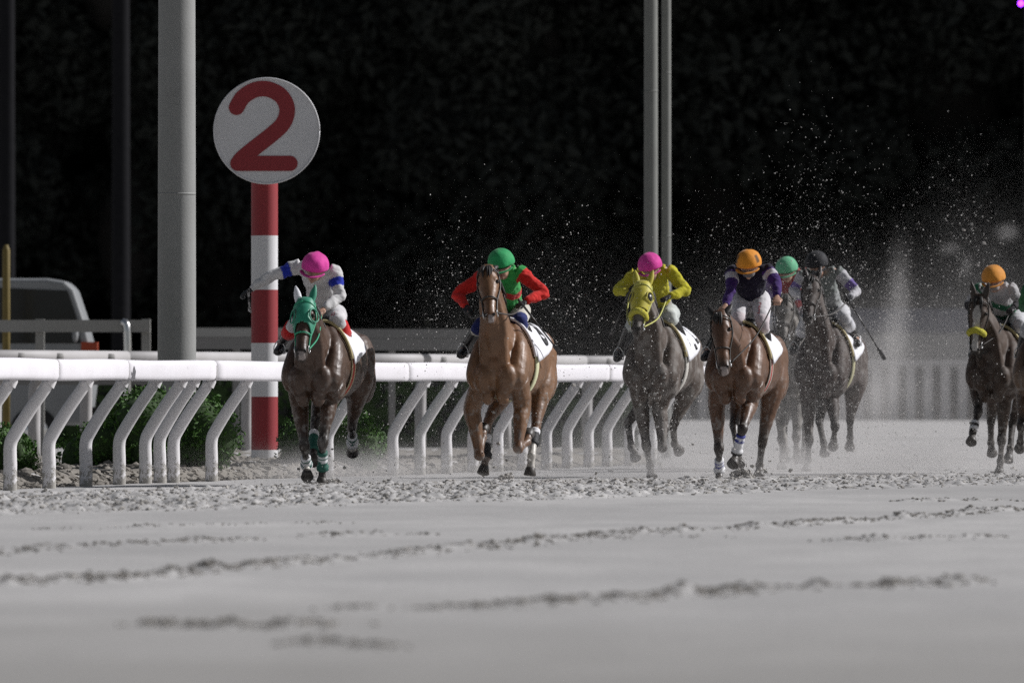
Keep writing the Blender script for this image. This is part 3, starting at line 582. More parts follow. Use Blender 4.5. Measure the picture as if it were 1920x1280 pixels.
HORSES = {
 'h1': ({'at': (-1.768, 100), 'FR': [(0.115, -0.4, 0.811), (0.088, -0.593, 0.44), (0.059, -0.474, 0.199), (0.053, -0.494, 0.036)], 'FL': [(-0.185, -0.4, 0.755), (-0.089, -0.601, 0.399), (-0.117, -0.397, 0.224), (-0.087, -0.498, 0.117)], 'HR': [(0.17, 0.5, 0.98), (0.066, 0.716, 0.588), (-0.002, 1.028, 0.421), (-0.03, 1.149, 0.337)], 'HL': [(-0.17, 0.5, 0.98), (-0.188, 0.228, 0.61), (-0.143, -0.027, 0.359), (-0.113, -0.128, 0.253)], 'poll': (0.017, -1.02, 1.772), 'muzzle': (0.053, -1.319, 1.253)},
   {'pel': (-0.06, 0.18, 1.668), 'che': (-0.029, -0.28, 2.054), 'head': (-0.02, -0.45, 2.129), 'sL': (-0.227, -0.27, 2.126), 'sR': (0.121, -0.27, 2.069), 'eL': (-0.478, -0.34, 2.039), 'wL': (-0.674, -0.38, 1.906), 'eR': (0.2, -0.36, 1.838), 'wR': (0.09, -0.58, 1.714), 'kR': (0.146, -0.2, 1.609), 'aR': (0.207, 0.1, 1.334), 'tR': (0.286, -0.06, 1.221), 'kL': (-0.286, -0.2, 1.579), 'aL': (-0.485, 0.1, 1.386), 'tL': (-0.483, -0.06, 1.308)}),
 'h2': ({'at': (-0.005, 101), 'FR': [(0.193, -0.4, 0.743), (0.193, -0.588, 0.367), (0.226, -0.331, 0.443), (0.215, -0.206, 0.525)], 'FL': [(-0.298, -0.4, 0.717), (-0.225, -0.42, 0.294), (-0.236, -0.229, 0.484), (-0.256, -0.112, 0.576)], 'HR': [(0.17, 0.5, 0.98), (0.186, 0.264, 0.586), (0.193, 0.036, 0.307), (0.177, 0.016, 0.105)], 'HL': [(-0.17, 0.5, 0.98), (-0.29, 0.231, 0.627), (-0.281, 0.119, 0.285), (-0.296, 0.066, 0.145)], 'poll': (-0.048, -0.86, 2.09), 'muzzle': (0.059, -1.197, 1.605)},
   {'pel': (-0.055, 0.2, 1.712), 'che': (-0.038, -0.26, 2.024), 'head': (-0.006, -0.43, 2.177), 'sL': (-0.218, -0.26, 2.045), 'sR': (0.126, -0.26, 2.085), 'eL': (-0.479, -0.28, 1.869), 'wL': (-0.338, -0.46, 1.744), 'eR': (0.389, -0.28, 1.883), 'wR': (0.237, -0.48, 1.794), 'kR': (0.129, -0.2, 1.611), 'aR': (0.19, 0.1, 1.369), 'tR': (0.245, -0.08, 1.29), 'kL': (-0.269, -0.2, 1.57), 'aL': (-0.484, 0.1, 1.354), 'tL': (-0.491, -0.06, 1.281)}),
 'h3': ({'at': (1.599, 110), 'FR': [(0.051, -0.4, 0.721), (0.095, -0.506, 0.317), (0.067, -0.284, 0.468), (0.048, -0.161, 0.552)], 'FL': [(-0.162, -0.4, 0.749), (-0.077, -0.502, 0.351), (-0.071, -0.339, 0.136), (-0.033, -0.438, 0.03)], 'HR': [(0.17, 0.5, 0.98), (0.001, 0.52, 0.549), (-0.044, 0.827, 0.366), (-0.024, 0.955, 0.292)], 'HL': [(-0.17, 0.5, 0.98), (-0.483, 0.48, 0.594), (-0.394, 0.247, 0.335), (-0.332, 0.17, 0.222)], 'poll': (-0.025, -0.95, 2.032), 'muzzle': (-0.026, -1.274, 1.527)},
   {'pel': (-0.061, 0.2, 1.749), 'che': (-0.076, -0.26, 2.117), 'head': (-0.052, -0.43, 2.25), 'sL': (-0.254, -0.26, 2.151), 'sR': (0.114, -0.26, 2.201), 'eL': (-0.424, -0.3, 1.999), 'wL': (-0.266, -0.48, 1.952), 'eR': (0.307, -0.28, 1.987), 'wR': (0.159, -0.48, 1.923), 'kR': (0.113, -0.2, 1.723), 'aR': (0.207, 0.1, 1.454), 'tR': (0.263, -0.06, 1.369), 'kL': (-0.278, -0.2, 1.679), 'aL': (-0.479, 0.1, 1.37), 'tL': (-0.486, -0.06, 1.262)}),
 'h4': ({'at': (2.367, 105), 'FR': [(0.114, -0.4, 0.76), (0.108, -0.762, 0.547), (0.03, -0.669, 0.306), (0.012, -0.774, 0.2)], 'FL': [(-0.225, -0.4, 0.776), (-0.2, -0.42, 0.347), (-0.229, -0.247, 0.142), (-0.221, -0.314, 0.008)], 'HR': [(0.17, 0.5, 0.98), (0.068, 0.48, 0.396), (-0.013, 0.754, 0.177), (0.0, 0.657, 0.064)], 'HL': [(-0.17, 0.5, 0.98), (-0.183, 0.273, 0.58), (-0.098, 0.062, 0.301), (-0.067, -0.038, 0.194)], 'poll': (-0.063, -1.05, 1.684), 'muzzle': (0.017, -1.234, 1.118)},
   {'pel': (0.023, 0.12, 1.853), 'che': (0.059, -0.12, 2.109), 'head': (0.079, -0.28, 2.22), 'sL': (-0.117, -0.12, 2.131), 'sR': (0.245, -0.12, 2.141), 'eL': (-0.098, -0.3, 1.952), 'wL': (-0.118, -0.5, 1.789), 'eR': (0.352, -0.22, 2.016), 'wR': (0.396, -0.42, 1.875), 'kR': (0.206, -0.2, 1.614), 'aR': (0.202, 0.1, 1.325), 'tR': (0.272, -0.06, 1.217), 'kL': (-0.046, -0.2, 1.636), 'aL': (-0.402, 0.1, 1.352), 'tL': (-0.425, -0.06, 1.26)}),
 'h5': ({'at': (3.352, 121), 'FR': [(0.056, -0.4, 0.757), (0.069, -0.598, 0.387), (0.033, -0.38, 0.232), (0.016, -0.256, 0.15)], 'FL': [(-0.164, -0.4, 0.788), (-0.135, -0.42, 0.355), (-0.162, -0.247, 0.15), (-0.159, -0.332, 0.027)], 'HR': [(0.17, 0.5, 0.98), (-0.037, 0.52, 0.506), (-0.007, 0.295, 0.227), (0.001, 0.188, 0.122)], 'HL': [(-0.17, 0.5, 0.98), (-0.273, 0.427, 0.538), (-0.218, 0.206, 0.259), (-0.19, 0.126, 0.135)], 'poll': (0.01, -0.98, 1.99), 'muzzle': (0.041, -1.27, 1.465)},
   {'pel': (-0.103, 0.2, 1.844), 'che': (-0.09, -0.26, 2.212), 'head': (-0.077, -0.43, 2.347), 'sL': (-0.273, -0.26, 2.256), 'sR': (0.08, -0.26, 2.286), 'eL': (-0.377, -0.28, 2.089), 'wL': (-0.206, -0.48, 2.006), 'eR': (0.184, -0.28, 2.088), 'wR': (0.027, -0.48, 1.994), 'kR': (0.087, -0.2, 1.779), 'aR': (0.169, 0.1, 1.514), 'tR': (0.224, -0.06, 1.439), 'kL': (-0.279, -0.2, 1.749), 'aL': (-0.463, 0.1, 1.471), 'tL': (-0.464, -0.06, 1.377)}),
 'h6': ({'at': (3.621, 118), 'FR': [(0.085, -0.4, 0.793), (0.179, -0.707, 0.523), (0.121, -0.496, 0.365), (0.09, -0.363, 0.304)], 'FL': [(-0.191, -0.4, 0.775), (-0.162, -0.487, 0.365), (-0.204, -0.334, 0.147), (-0.207, -0.415, 0.021)], 'HR': [(0.17, 0.5, 0.98), (0.083, 0.729, 0.59), (0.028, 1.025, 0.394), (0.004, 1.124, 0.284)], 'HL': [(-0.17, 0.5, 0.98), (-0.19, 0.274, 0.58), (-0.093, 0.025, 0.338), (-0.065, -0.059, 0.218)], 'poll': (-0.05, -0.92, 2.169), 'muzzle': (-0.025, -1.276, 1.687)},
   {'pel': (-0.022, 0.2, 1.823), 'che': (-0.077, -0.26, 2.2), 'head': (-0.087, -0.43, 2.373), 'sL': (-0.267, -0.26, 2.243), 'sR': (0.126, -0.26, 2.272), 'eL': (-0.386, -0.28, 2.061), 'wL': (-0.219, -0.48, 1.981), 'eR': (0.345, -0.28, 2.06), 'wR': (0.305, -0.46, 1.98), 'kR': (0.189, -0.2, 1.753), 'aR': (0.262, 0.1, 1.537), 'tR': (0.328, -0.06, 1.451), 'kL': (-0.248, -0.2, 1.711), 'aL': (-0.428, 0.1, 1.459), 'tL': (-0.434, -0.06, 1.367)}),
 'h7': ({'at': (5.381, 114), 'FR': [(0.09, -0.4, 0.829), (0.058, -0.42, 0.386), (0.02, -0.272, 0.163), (0.009, -0.306, 0.018)], 'FL': [(-0.212, -0.4, 0.916), (-0.144, -0.755, 0.701), (-0.177, -0.908, 0.481), (-0.175, -1.016, 0.377)], 'HR': [(0.17, 0.5, 0.98), (0.003, 0.598, 0.563), (0.021, 0.352, 0.3), (0.01, 0.276, 0.171)], 'HL': [(-0.17, 0.5, 0.98), (-0.258, 0.73, 0.592), (-0.304, 0.997, 0.355), (-0.308, 1.089, 0.236)], 'poll': (-0.093, -0.98, 1.931), 'muzzle': (-0.133, -1.02, 1.334)},
   {'pel': (0.023, 0.2, 1.724), 'che': (-0.041, -0.26, 2.018), 'head': (-0.029, -0.43, 2.168), 'sL': (-0.212, -0.26, 2.03), 'sR': (0.119, -0.26, 2.047), 'eL': (-0.333, -0.28, 1.873), 'wL': (-0.172, -0.46, 1.801), 'eR': (0.24, -0.28, 1.895), 'wR': (0.188, -0.46, 1.836), 'kR': (0.209, -0.2, 1.668), 'aR': (0.182, 0.1, 1.442), 'tR': (0.126, -0.06, 1.401), 'kL': (-0.193, -0.2, 1.616), 'aL': (-0.328, 0.1, 1.384), 'tL': (-0.336, -0.06, 1.307)}),
 'h8': ({'at': (5.797, 112), 'FR': [(0.082, -0.4, 0.82), (0.074, -0.42, 0.396), (0.04, -0.25, 0.189), (0.039, -0.311, 0.052)], 'FL': [(-0.219, -0.4, 0.86), (-0.201, -0.679, 0.546), (-0.248, -0.467, 0.385), (-0.276, -0.337, 0.315)], 'HR': [(0.17, 0.5, 0.98), (-0.009, 0.607, 0.57), (0.026, 0.359, 0.312), (0.028, 0.278, 0.186)], 'HL': [(-0.17, 0.5, 0.98), (-0.344, 0.689, 0.598), (-0.378, 0.961, 0.366), (-0.382, 1.056, 0.249)], 'poll': (0.023, -0.98, 1.914), 'muzzle': (0.049, -1.236, 1.372)},
   {'pel': (-0.017, 0.2, 1.711), 'che': (-0.034, -0.26, 2.0), 'head': (-0.023, -0.43, 2.136), 'sL': (-0.196, -0.26, 2.012), 'sR': (0.123, -0.26, 2.028), 'eL': (-0.264, -0.2, 1.835), 'wL': (-0.128, -0.46, 1.787), 'eR': (0.225, -0.28, 1.879), 'wR': (0.168, -0.46, 1.821), 'kR': (0.2, -0.2, 1.656), 'aR': (0.232, 0.1, 1.434), 'tR': (0.189, -0.06, 1.393), 'kL': (-0.218, -0.2, 1.605), 'aL': (-0.338, 0.1, 1.377), 'tL': (-0.335, -0.06, 1.302)}),
}

# ------------------------------------------------------------------ horses
YAW = R(-12.4)
SY = np.array([-.80, -.74, -.60, -.42, -.22, 0, .22, .42, .58, .74, .88, .97, 1.02])
SW = np.array([.05, .135, .215, .255, .265, .285, .295, .285, .268, .268, .245, .17, .07])
SH = np.array([.08, .20, .29, .345, .375, .375, .36, .325, .30, .29, .26, .19, .08])
SZ = np.array([1.12, 1.12, 1.15, 1.195, 1.215, 1.205, 1.20, 1.215, 1.245, 1.255, 1.225, 1.19, 1.17])
def Tpt(y, a, off=0.0, zs=1.0):
    """point on the barrel at length y and angle a from the spine"""
    w = np.interp(y, SY, SW)+off; h = np.interp(y, SY, SH)+off
    return V(w*math.sin(a)*(1-.10*math.cos(a)), y, (np.interp(y, SY, SZ)+h*math.cos(a))*zs)
def barrel(zs):
    vs = []; fs = []; n = 24; ys = np.linspace(SY[0], SY[-1], 34)
    for y in ys:
        for j in range(n): vs.append(Tpt(y, 2*math.pi*j/n, 0, zs))
    k = len(ys)
    for i in range(k-1):
        for j in range(n):
            j2 = (j+1) % n; fs.append((i*n+j, (i+1)*n+j, (i+1)*n+j2, i*n+j2))
    vs += [V(0, SY[0], SZ[0]*zs), V(0, SY[-1], SZ[-1]*zs)]
    for j in range(n):
        j2 = (j+1) % n; fs.append((k*n, j, j2)); fs.append((k*n+1, (k-1)*n+j2, (k-1)*n+j))
    return np.array(vs), fs
HT = np.array([-.10, 0, .14, .28, .42, .56, .70, .82, .92, 1.0, 1.04])
HW = np.array([.062, .082, .098, .104, .088, .067, .057, .056, .061, .052, .03])
HF = np.array([.035, .062, .078, .080, .072, .064, .058, .054, .052, .040, .015])
HB = np.array([.07, .105, .14, .165, .155, .12, .088, .075, .074, .062, .03])
class Head:
    def __init__(s, poll, muz):
        s.p = V(poll); s.a = V(muz)-s.p; s.L = np.linalg.norm(s.a); s.a = s.a/s.L
        s.s = nrm(V(1, 0, 0)-s.a*s.a[0]); s.n = np.cross(s.a, s.s)
        if s.n[1] > 0: s.n = -s.n
    def pt(s, t, ang, off=0.0, jaw=1.0):
        w = np.interp(t, HT, HW)+off; f = np.interp(t, HT, HF)+off; b = np.interp(t, HT, HB)*jaw+off
        c, q = math.cos(ang), math.sin(ang)                          # ang 0 = front of the face, pi/2 = +side
        k = abs(q)**.85*(1 if q >= 0 else -1)
        return s.p+s.a*(t*s.L)+s.s*(w*k*(1-.10*max(c, 0)))+s.n*((f if c >= 0 else b)*c)
    def shape(s, t0=-.10, t1=1.04, off=0.0, n=22, m=26, cap=True, a0=0, a1=2*math.pi, closed=True):
        vs = []; fs = []; ts = np.linspace(t0, t1, m); q = n if closed else n+1
        for t in ts:
            for j in range(q): vs.append(s.pt(t, a0+(a1-a0)*j/n, off))
        for i in range(m-1):
            for j in range(n):
                j2 = (j+1) % q; fs.append((i*q+j, i*q+j2, (i+1)*q+j2, (i+1)*q+j))
        if cap and closed:
            vs += [s.p+s.a*(t0*s.L), s.p+s.a*(t1*s.L)]
            for j in range(n):
                j2 = (j+1) % n; fs.append((m*n, j2, j)); fs.append((m*n+1, (m-1)*n+j, (m-1)*n+j2))
        return np.array(vs), fs
    def ring(s, t, off, r, t_back=None, n=26):
        tb = t if t_back is None else t_back
        P = [s.pt(t+(tb-t)*(.5-.5*math.cos(a)), a, off) for a in np.linspace(0, 2*math.pi, n+1)]
        return loft(P, r, r, n=6, sub=1, side=s.a)
def strip(P0, P1, th=.004):
    """closed thin strap between two point rows"""
    P0, P1 = np.array(P0), np.array(P1); n = len(P0); T = np.gradient(P0, axis=0)
    N = np.cross(T, P1-P0); N /= np.maximum(np.linalg.norm(N, axis=1)[:, None], 1e-9)
    v = np.vstack([P0+N*th, P1+N*th, P1-N*th, P0-N*th]); f = []
    for i in range(n-1):
        for k in range(4):
            a, b = k*n, ((k+1) % 4)*n; f.append((a+i, a+i+1, b+i+1, b+i))
    f += [(0, n, 2*n, 3*n), (n-1, 4*n-1, 3*n-1, 2*n-1)]
    return v, f

def make_horse(key, spec):
    D = HORSES[key][0]; zs = spec.get('zs', 1.0); coat = V(spec['coat']); pts_c = V(spec.get('points', (.02, .016, .014)))
    root = tag(empty('racehorse', (D['at'][0], D['at'][1], 0), YAW), spec['label'], 'horse', 'racehorses galloping along the sand track')
    H = Head(D['poll'], D['muzzle']); sh = [barrel(zs)]
    Z = zs
    # chest, shoulders, quarters
    for s in (-1, 1):
        sh.append(ball((s*.115, -.745, 1.03*Z), (.105, .095, .15)))
        sh.append(ball((s*.075, -.715, .89*Z), (.07, .09, .11)))
        sh.append(loft([(s*.10, -.30, 1.50*Z), (s*.185, -.46, 1.30*Z), (s*.20, -.66, 1.06*Z), (s*.17, -.62, .95*Z)], [.06, .085, .10, .07], [.10, .15, .12, .08], n=14))
        sh.append(ball((s*.165, -.42, .98*Z), (.10, .17, .17)))
        sh.append(ball((s*.15, .72, 1.22*Z), (.135, .26, .27)))
        sh.append(ball((s*.155, .86, 1.05*Z), (.115, .17, .24)))
    # neck
    pb = H.p+H.n*(-.055)+H.a*.06
    base0, base1 = V(0, -.16, 1.33*Z), V(0, -.50, 1.34*Z)
    if H.p[2] < 1.8: base1 = V(0, -.52, 1.32*Z)
    d = pb-base1; mid = base1+d*.5+V(0, -.02, .015); q1 = base1+d*.8+V(0, .0, .03)
    sh.append(loft([base0, base1, mid, q1, pb], [.15, .165, .115, .088, .078], [.26, .29, .20, .155, .13], n=18, sub=5))
    for s in (-1, 1):   # neck muscle running down to the chest
        sh.append(loft([pb+V(s*.04, -.0, -.08), base1+d*.45+V(s*.085, -.10, -.09), V(s*.085, -.73, 1.10*Z)], [.045, .055, .06], n=10))
    sh.append(H.shape())
    for s in (-1, 1):   # cheek, brow and nostril rims
        sh.append(ball(H.pt(.30, s*2.0, -.045), (.05, .06, .06)))
        sh.append(ball(H.pt(.24, s*1.05, -.018), (.028, .028, .03)))
        sh.append(ball(H.pt(.915, s*.75, -.016), (.026, .026, .026)))
    sh.append(ball(H.p+H.a*(H.L*.98)-H.n*.045, (.038, .04, .03)))
    legs = {}
    for k in ('FR', 'FL'):
        E, K, Fe, O = [V(p) for p in D[k]]; s = 1 if k == 'FR' else -1
        top = V(s*.175, -.50, 1.02*Z); E2 = E+V(0, 0, .06)
        dd = nrm(K-E2)
        sh.append(loft([top, E2, E2+(K-E2)*.35, E2+(K-E2)*.72, K-dd*.05], [.10, .088, .074, .052, .046], [.15, .115, .09, .058, .048], n=14))
        sh.append(loft([K-dd*.07, K-dd*.02, K+nrm(Fe-K)*.03, K+(Fe-K)*.3, K+(Fe-K)*.7, Fe-nrm(Fe-K)*.03], [.046, .056, .05, .034, .033, .037], [.048, .055, .048, .04, .04, .042], n=12))
        sh.append(ball(Fe, (.046, .048, .05)))
        sh.append(loft([Fe, Fe+(O-Fe)*.35, Fe+(O-Fe)*.62], [.042, .036, .046], n=12))
        legs[k] = (E2, K, Fe, O)
    for k in ('HR', 'HL'):
        S, K, Fe, O = [V(p) for p in D[k]]; s = 1 if k == 'HR' else -1
        hip = V(s*.15, .74, 1.22*Z); back = V(s*.15, .90, 1.0*Z)
        ax = nrm(K-S)
        sh.append(loft([hip, S+V(0, .06, .03), S+(K-S)*.45+V(0, .03, 0), S+(K-S)*.8, K], [.13, .125, .085, .055, .05], [.2, .18, .105, .066, .055], n=14))
        sh.append(loft([back, S+(K-S)*.5+V(0, .06, .02), K+V(0, .035, .015)], [.09, .045, .022], n=10))
        sh.append(ball(K+V(0, .03, .01), (.045, .055, .06)))
        sh.append(loft([K, K+(Fe-K)*.2, K+(Fe-K)*.7, Fe-nrm(Fe-K)*.03], [.05, .039, .035, .038], [.055, .045, .042, .043], n=12))
        sh.append(ball(Fe, (.046, .048, .05)))
        sh.append(loft([Fe, Fe+(O-Fe)*.35, Fe+(O-Fe)*.62], [.042, .037, .047], n=12))
        legs[k] = (S, K, Fe, O)
    me = fuse('body', sh, .0125, 3)
    P = coords(me)
    # colours of the coat itself: dark points, socks, dark muzzle, blaze
    C = np.repeat(coat[None], len(P), 0)*(.82+.36*noise3(P*3.1, 3))[:, None]
    if spec.get('dapple'): C *= (.7+.6*noise3(P*9, 5))[:, None]
    for k, (a, K, Fe, O) in legs.items():
        d1, t1 = seg(P, a, K); d2, t2 = seg(P, K, Fe); d3, t3 = seg(P, Fe, O)
        w = sst(.5, .95, t1)*(d1 < .11); w = np.maximum(w, (d2 < .085)*1.0); w = np.maximum(w, (d3 < .085)*1.0)
        far = np.minimum(np.minimum(d1, d2), d3); near = (far < .12)
        w = np.where(near & (P[:, 2] < .95*max(a[2], .9)), w, 0)*spec.get('point_w', .9)
        C = C*(1-w[:, None])+pts_c*w[:, None]
        if k in spec.get('socks', {}):
            lo = spec['socks'][k]; m = ((d2 < .08) & (t2 > lo) & (t2 > 0)) | (d3 < .08) & (t3 > 0.02)
            C[m] = (.58, .55, .50)
    tt = (P-H.p)@H.a/H.L; sx = (P-H.p)@H.s; nn = (P-H.p)@H.n; inh = (np.linalg.norm(P-(H.p+np.outer(tt*H.L, H.a)), axis=1) < .22) & (tt > -.1) & (tt < 1.1)
    w = sst(.70, .95, tt)*inh*spec.get('muzzle_w', .75); C = C*(1-w[:, None])+pts_c*w[:, None]
    if 'blaze' in spec:
        t0, t1, bw = spec['blaze']; wob = bw*(.75+.6*noise3(np.stack([tt*7, tt*0, tt*0], -1), 8))
        C[inh & (nn > .02) & (np.abs(sx) < wob) & (tt > t0) & (tt < t1)] = (.60, .57, .54)
    if 'snip' in spec: C[inh & (nn > .0) & (np.abs(sx-.01) < .03) & (tt > .93)] = (.40, .34, .32)
    if spec.get('dust'):
        g = sst(.35, .8, noise3(P*14, 12))*spec['dust']; C = C*(1-g[:, None])+V(.33, .31, .29)*g[:, None]
    sp_ = sst(.62, .80, noise3(P*38, 14))*sst(1.35, .5, P[:, 2])*.55 + sst(.55, .75, noise3(P*11, 16))*sst(.75, .15, P[:, 2])*.45   # sand stuck to legs and chest
    sp_ = np.clip(sp_, 0, .8); C = C*(1-sp_[:, None])+V(.34, .32, .30)*sp_[:, None]
    # fine muscle relief
    nv = np.empty(len(P)*3); me.vertices.foreach_get('normal', nv); nv = nv.reshape(-1, 3)
    P = P+nv*((noise3(P*V(7, 4, 5), 15)-.5)*.020*(P[:, 2] > .85)+(noise3(P*V(26, 14, 18), 17)-.5)*.006*(P[:, 2] > .6))[:, None]; setco(me, P); setcol(me, C)
    body = link('body', me, M['dusty_coat'] if spec.get('dust') else M['coat'], root)
    # hoofs and bandages
    for k, (a, K, Fe, O) in legs.items():
        d = nrm(O-Fe); c = Fe+(O-Fe)*.55; fw = nrm(V(0, -1, 0)-d*(-d[1])); mb = MB()
        mb.add(*loft([c, c+d*.012, c+d*.075, c+d*.082], [.040, .047, .062, .058], [.043, .05, .066, .06], side=(1, 0, 0), n=16, sub=1)); mb.build('hoof', M['hoof'], root)
        b = spec.get('bandage', {}).get(k)
        if b:
            t0, t1, cols = b; n = 13; pts = [K+(Fe-K)*(t0+(t1-t0)*i/(n-1)) for i in range(n)]; fl = (t1 > .9)
            rr = [.047+.003*math.sin(i*2.1)+(.012 if (fl and i > n-4) else 0) for i in range(n)]
            v, f = loft(pts, rr, [r+.006 for r in rr], n=14, sub=1); m2 = MB(); m2.add(v, f); bm = m2.mesh('leg_bandage')
            _, t = seg(coords(bm), pts[0], pts[-1]); cc = np.array([cols[min(int(q*len(cols)), len(cols)-1)] for q in t]); setcol(bm, cc)
            link('leg_bandage', bm, M['band'], root)
    # ears, eyes, nostrils
    for s, key2 in ((-1, 'ear_l'), (1, 'ear_r')):
        b = H.p+H.s*(s*.062)-H.a*.02+H.n*.0; tip = b-H.a*spec.get('ear_len', .16)+H.s*(s*spec.get('ear_out', .035))+H.n*spec.get('ear_fwd', .03)
        mb = MB(); mb.add(*loft([b+H.a*.03, b, b+(tip-b)*.4, b+(tip-b)*.75, tip], [.026, .034, .036, .023, .004], [.022, .026, .022, .014, .004], side=H.s, n=12, sub=4))
        c = spec.get(key2); mm = M[c] if c else None
        if mm is None:
            em = mb.mesh('ear'); setcol(em, np.repeat((coat*.55)[None], len(em.vertices), 0)); link('ear', em, M['coat'], root)
        else: mb.build('ear', mm, root)
        mb = MB(); mb.add(*ball(H.pt(.27, s*1.22, -.004), .021)); mb.build('eye', M['eye'], root)
        mb = MB(); mb.add(*ball(H.pt(.925, s*.72, .004), .017, axes=[H.s, H.a, H.n])); mb.build('nostril', M['eye'], root)
    # mane, forelock and tail
    mb = MB(); crest = spline([H.p-H.n*.09-H.a*.03, q1+V(0, .13, .05), mid+V(0, .17, .06), V(0, -.30, 1.60*Z)], 10)
    for i, c in enumerate(crest[:-3]):
        for q in range(2):
            s = -1 if random.random() < .75 else 1; l = random.uniform(.10, .19)
            mb.add(*loft([c+V(0, random.uniform(-.03, .03), -.02), c+V(s*.06, random.uniform(0, .05), .02-.02*q), c+V(s*(.085+.03*random.random()), random.uniform(.0, .12), -l)], [.014, .012, .003], n=5, sub=3))
    mb.build('mane', M['hair'], root)
    if not spec.get('hood'):
        mb = MB()
        for i in range(8):
            x = random.uniform(-.035, .035); mb.add(*loft([H.pt(-.03, x*12, .0), H.pt(.07, x*14, .02), H.pt(random.uniform(.16, .26), x*12, .012)], [.014, .013, .003], n=5, sub=3))
        mb.build('forelock', M['hair'], root)
    mb = MB()
    for i in range(34):
        a = random.uniform(-1, 1); l = random.uniform(.6, .95)
        mb.add(*loft([(a*.025, .97, 1.36*Z), (a*.05, 1.12, (1.40-.02*abs(a))*Z), (a*.07-.05+random.gauss(0, .015), 1.12+l*.45, 1.28*Z+random.gauss(0, .03)), (a*.08-.12+random.gauss(0, .03), 1.12+l, 1.02*Z+random.gauss(0, .06))], [.022, .02, .015, .003], n=5, sub=3))
    mb.build('tail', M['hair'], root)
    # saddle cloth, girth, saddle
    cy = spec.get('cloth', (-.20, .52)); ny, na = 22, 40; vs = []; fs = []
    for off in (.030, .020):
        for i in range(ny+1):
            u = i/ny; y = cy[0]+(cy[1]-cy[0])*u; amax = 1.62-.42*u
            for j in range(na+1):
                a = -amax+2*amax*j/na; fl = abs(a)/amax; wv = .006*math.sin(9*u+5*a)*fl+.012*fl*fl
                vs.append(Tpt(y+.03*fl*(1-u), a, off+wv, Z))
    q = (ny+1)*(na+1)
    for i in range(ny):
        for j in range(na):
            a = i*(na+1)+j; fs.append((a, a+1, a+na+2, a+na+1)); fs.append((q+a, q+a+na+1, q+a+na+2, q+a+1))
    for i in range(ny):
        a = i*(na+1); fs.append((a, a+na+1, q+a+na+1, q+a)); a += na; fs.append((a, q+a, q+a+na+1, a+na+1))
    for j in range(na):
        a = j; fs.append((a, q+a, q+a+1, a+1)); a = ny*(na+1)+j; fs.append((a, a+1, q+a+1, q+a))
    mb = MB(); mb.add(vs, fs); cl = mb.build('saddlecloth', M['white_cloth'], root)
    mb = MB(); mb.add(*loft([Tpt(cy[0]-.03+.03*abs(a)/1.6, a, .026, Z) for a in np.linspace(-1.5, 1.5, 30)], .017, n=6, sub=1)); mb.build('pad_edge', M[spec.get('pad', 'beige')], root)
    def Q(u, a):
        fl = min(abs(a)/(1.62-.42*u), 1); return Tpt(cy[0]+(cy[1]-cy[0])*u+.03*fl*(1-u), a, .030+.006*math.sin(9*u+5*a)*fl+.012*fl*fl+.008, Z)
    for path in spec.get('print', []):
        for s in (1, -1):
            P = spline(path, 4); T = np.gradient(P, axis=0); T /= np.maximum(np.linalg.norm(T, axis=1)[:, None], 1e-6); N = np.stack([-T[:, 1], T[:, 0]], 1)
            w = spec.get('print_w', .032); asp = (cy[1]-cy[0])/.30
            mb = MB(); mb.add(*strip([Q(p[0]+n_[0]*w/asp*1.0, s*(p[1]+n_[1]*w*3.0)) for p, n_ in zip(P, N)], [Q(p[0]-n_[0]*w/asp*1.0, s*(p[1]-n_[1]*w*3.0)) for p, n_ in zip(P, N)], .002))
            mb.build('number', M['black_print'], cl)
    gc = spec.get('girth', [(.5, .48, .44)]); n = 36; mb = MB(); nb = len(gc); gm = []
    for i, c in enumerate(gc):
        y0 = -.20+.10*i/nb; y1 = -.20+.10*(i+1)/nb-.001
        A = np.linspace(1.35, 2*math.pi-1.35, n); mb.add(*strip([Tpt(y0, a, .016, Z) for a in A], [Tpt(y1, a, .016, Z) for a in A], .005)); gm += [c]*(4*n)
    g = mb.mesh('girth'); setcol(g, np.array(gm)); link('girth', g, M['band'], root)
    mb = MB(); mb.add(*loft([(0, -.16, 1.62*Z), (0, -.08, 1.625*Z), (0, .10, 1.60*Z), (0, .24, 1.625*Z), (0, .30, 1.63*Z)], [.03, .10, .11, .14, .08], [.02, .03, .025, .03, .02], n=14)); mb.build('saddle', M['leather'], root)
    # bridle
    st = M[spec.get('strap', 'dark_strap')]
    mb = MB(); mb.add(*H.ring(.60, .010, .009)); mb.add(*H.ring(.04, .012, .008, .18))
    for s in (-1, 1): mb.add(*loft([H.pt(.0, s*1.6, .012), H.pt(.3, s*1.75, .010), H.pt(.60, s*1.65, .010), H.pt(.83, s*1.7, .008)], .009, n=6, side=H.s))
    mb.build('bridle', st, root)
    bits = []
    for s in (-1, 1):
        c = H.pt(.84, s*1.75, .012); bits.append(c); mb = MB()
        mb.add(*loft([c+H.a*.034*math.cos(q)+H.n*.034*math.sin(q) for q in np.linspace(0, 2*math.pi, 19)], .006, n=6, sub=1, side=H.s)); mb.build('bit_ring', M['metal'], root)
    J = HORSES[key][1]
    for s, c, w, sL in ((-1, bits[0], V(J['wL']), -1), (1, bits[1], V(J['wR']), 1)):
        hand = w+V(-s*.01, -.07, -.03); 
        if spec.get('rein_both_right'): hand = V(J['wR'])+V(0, -.07, -.03)
        midp = c*.5+hand*.5+V(s*.03, 0, -.05)
        mb = MB(); mb.add(*tube([c, midp, hand], .008, n=6, sub=8)); mb.build('rein', M[spec.get('rein', spec.get('strap', 'dark_strap'))], root)
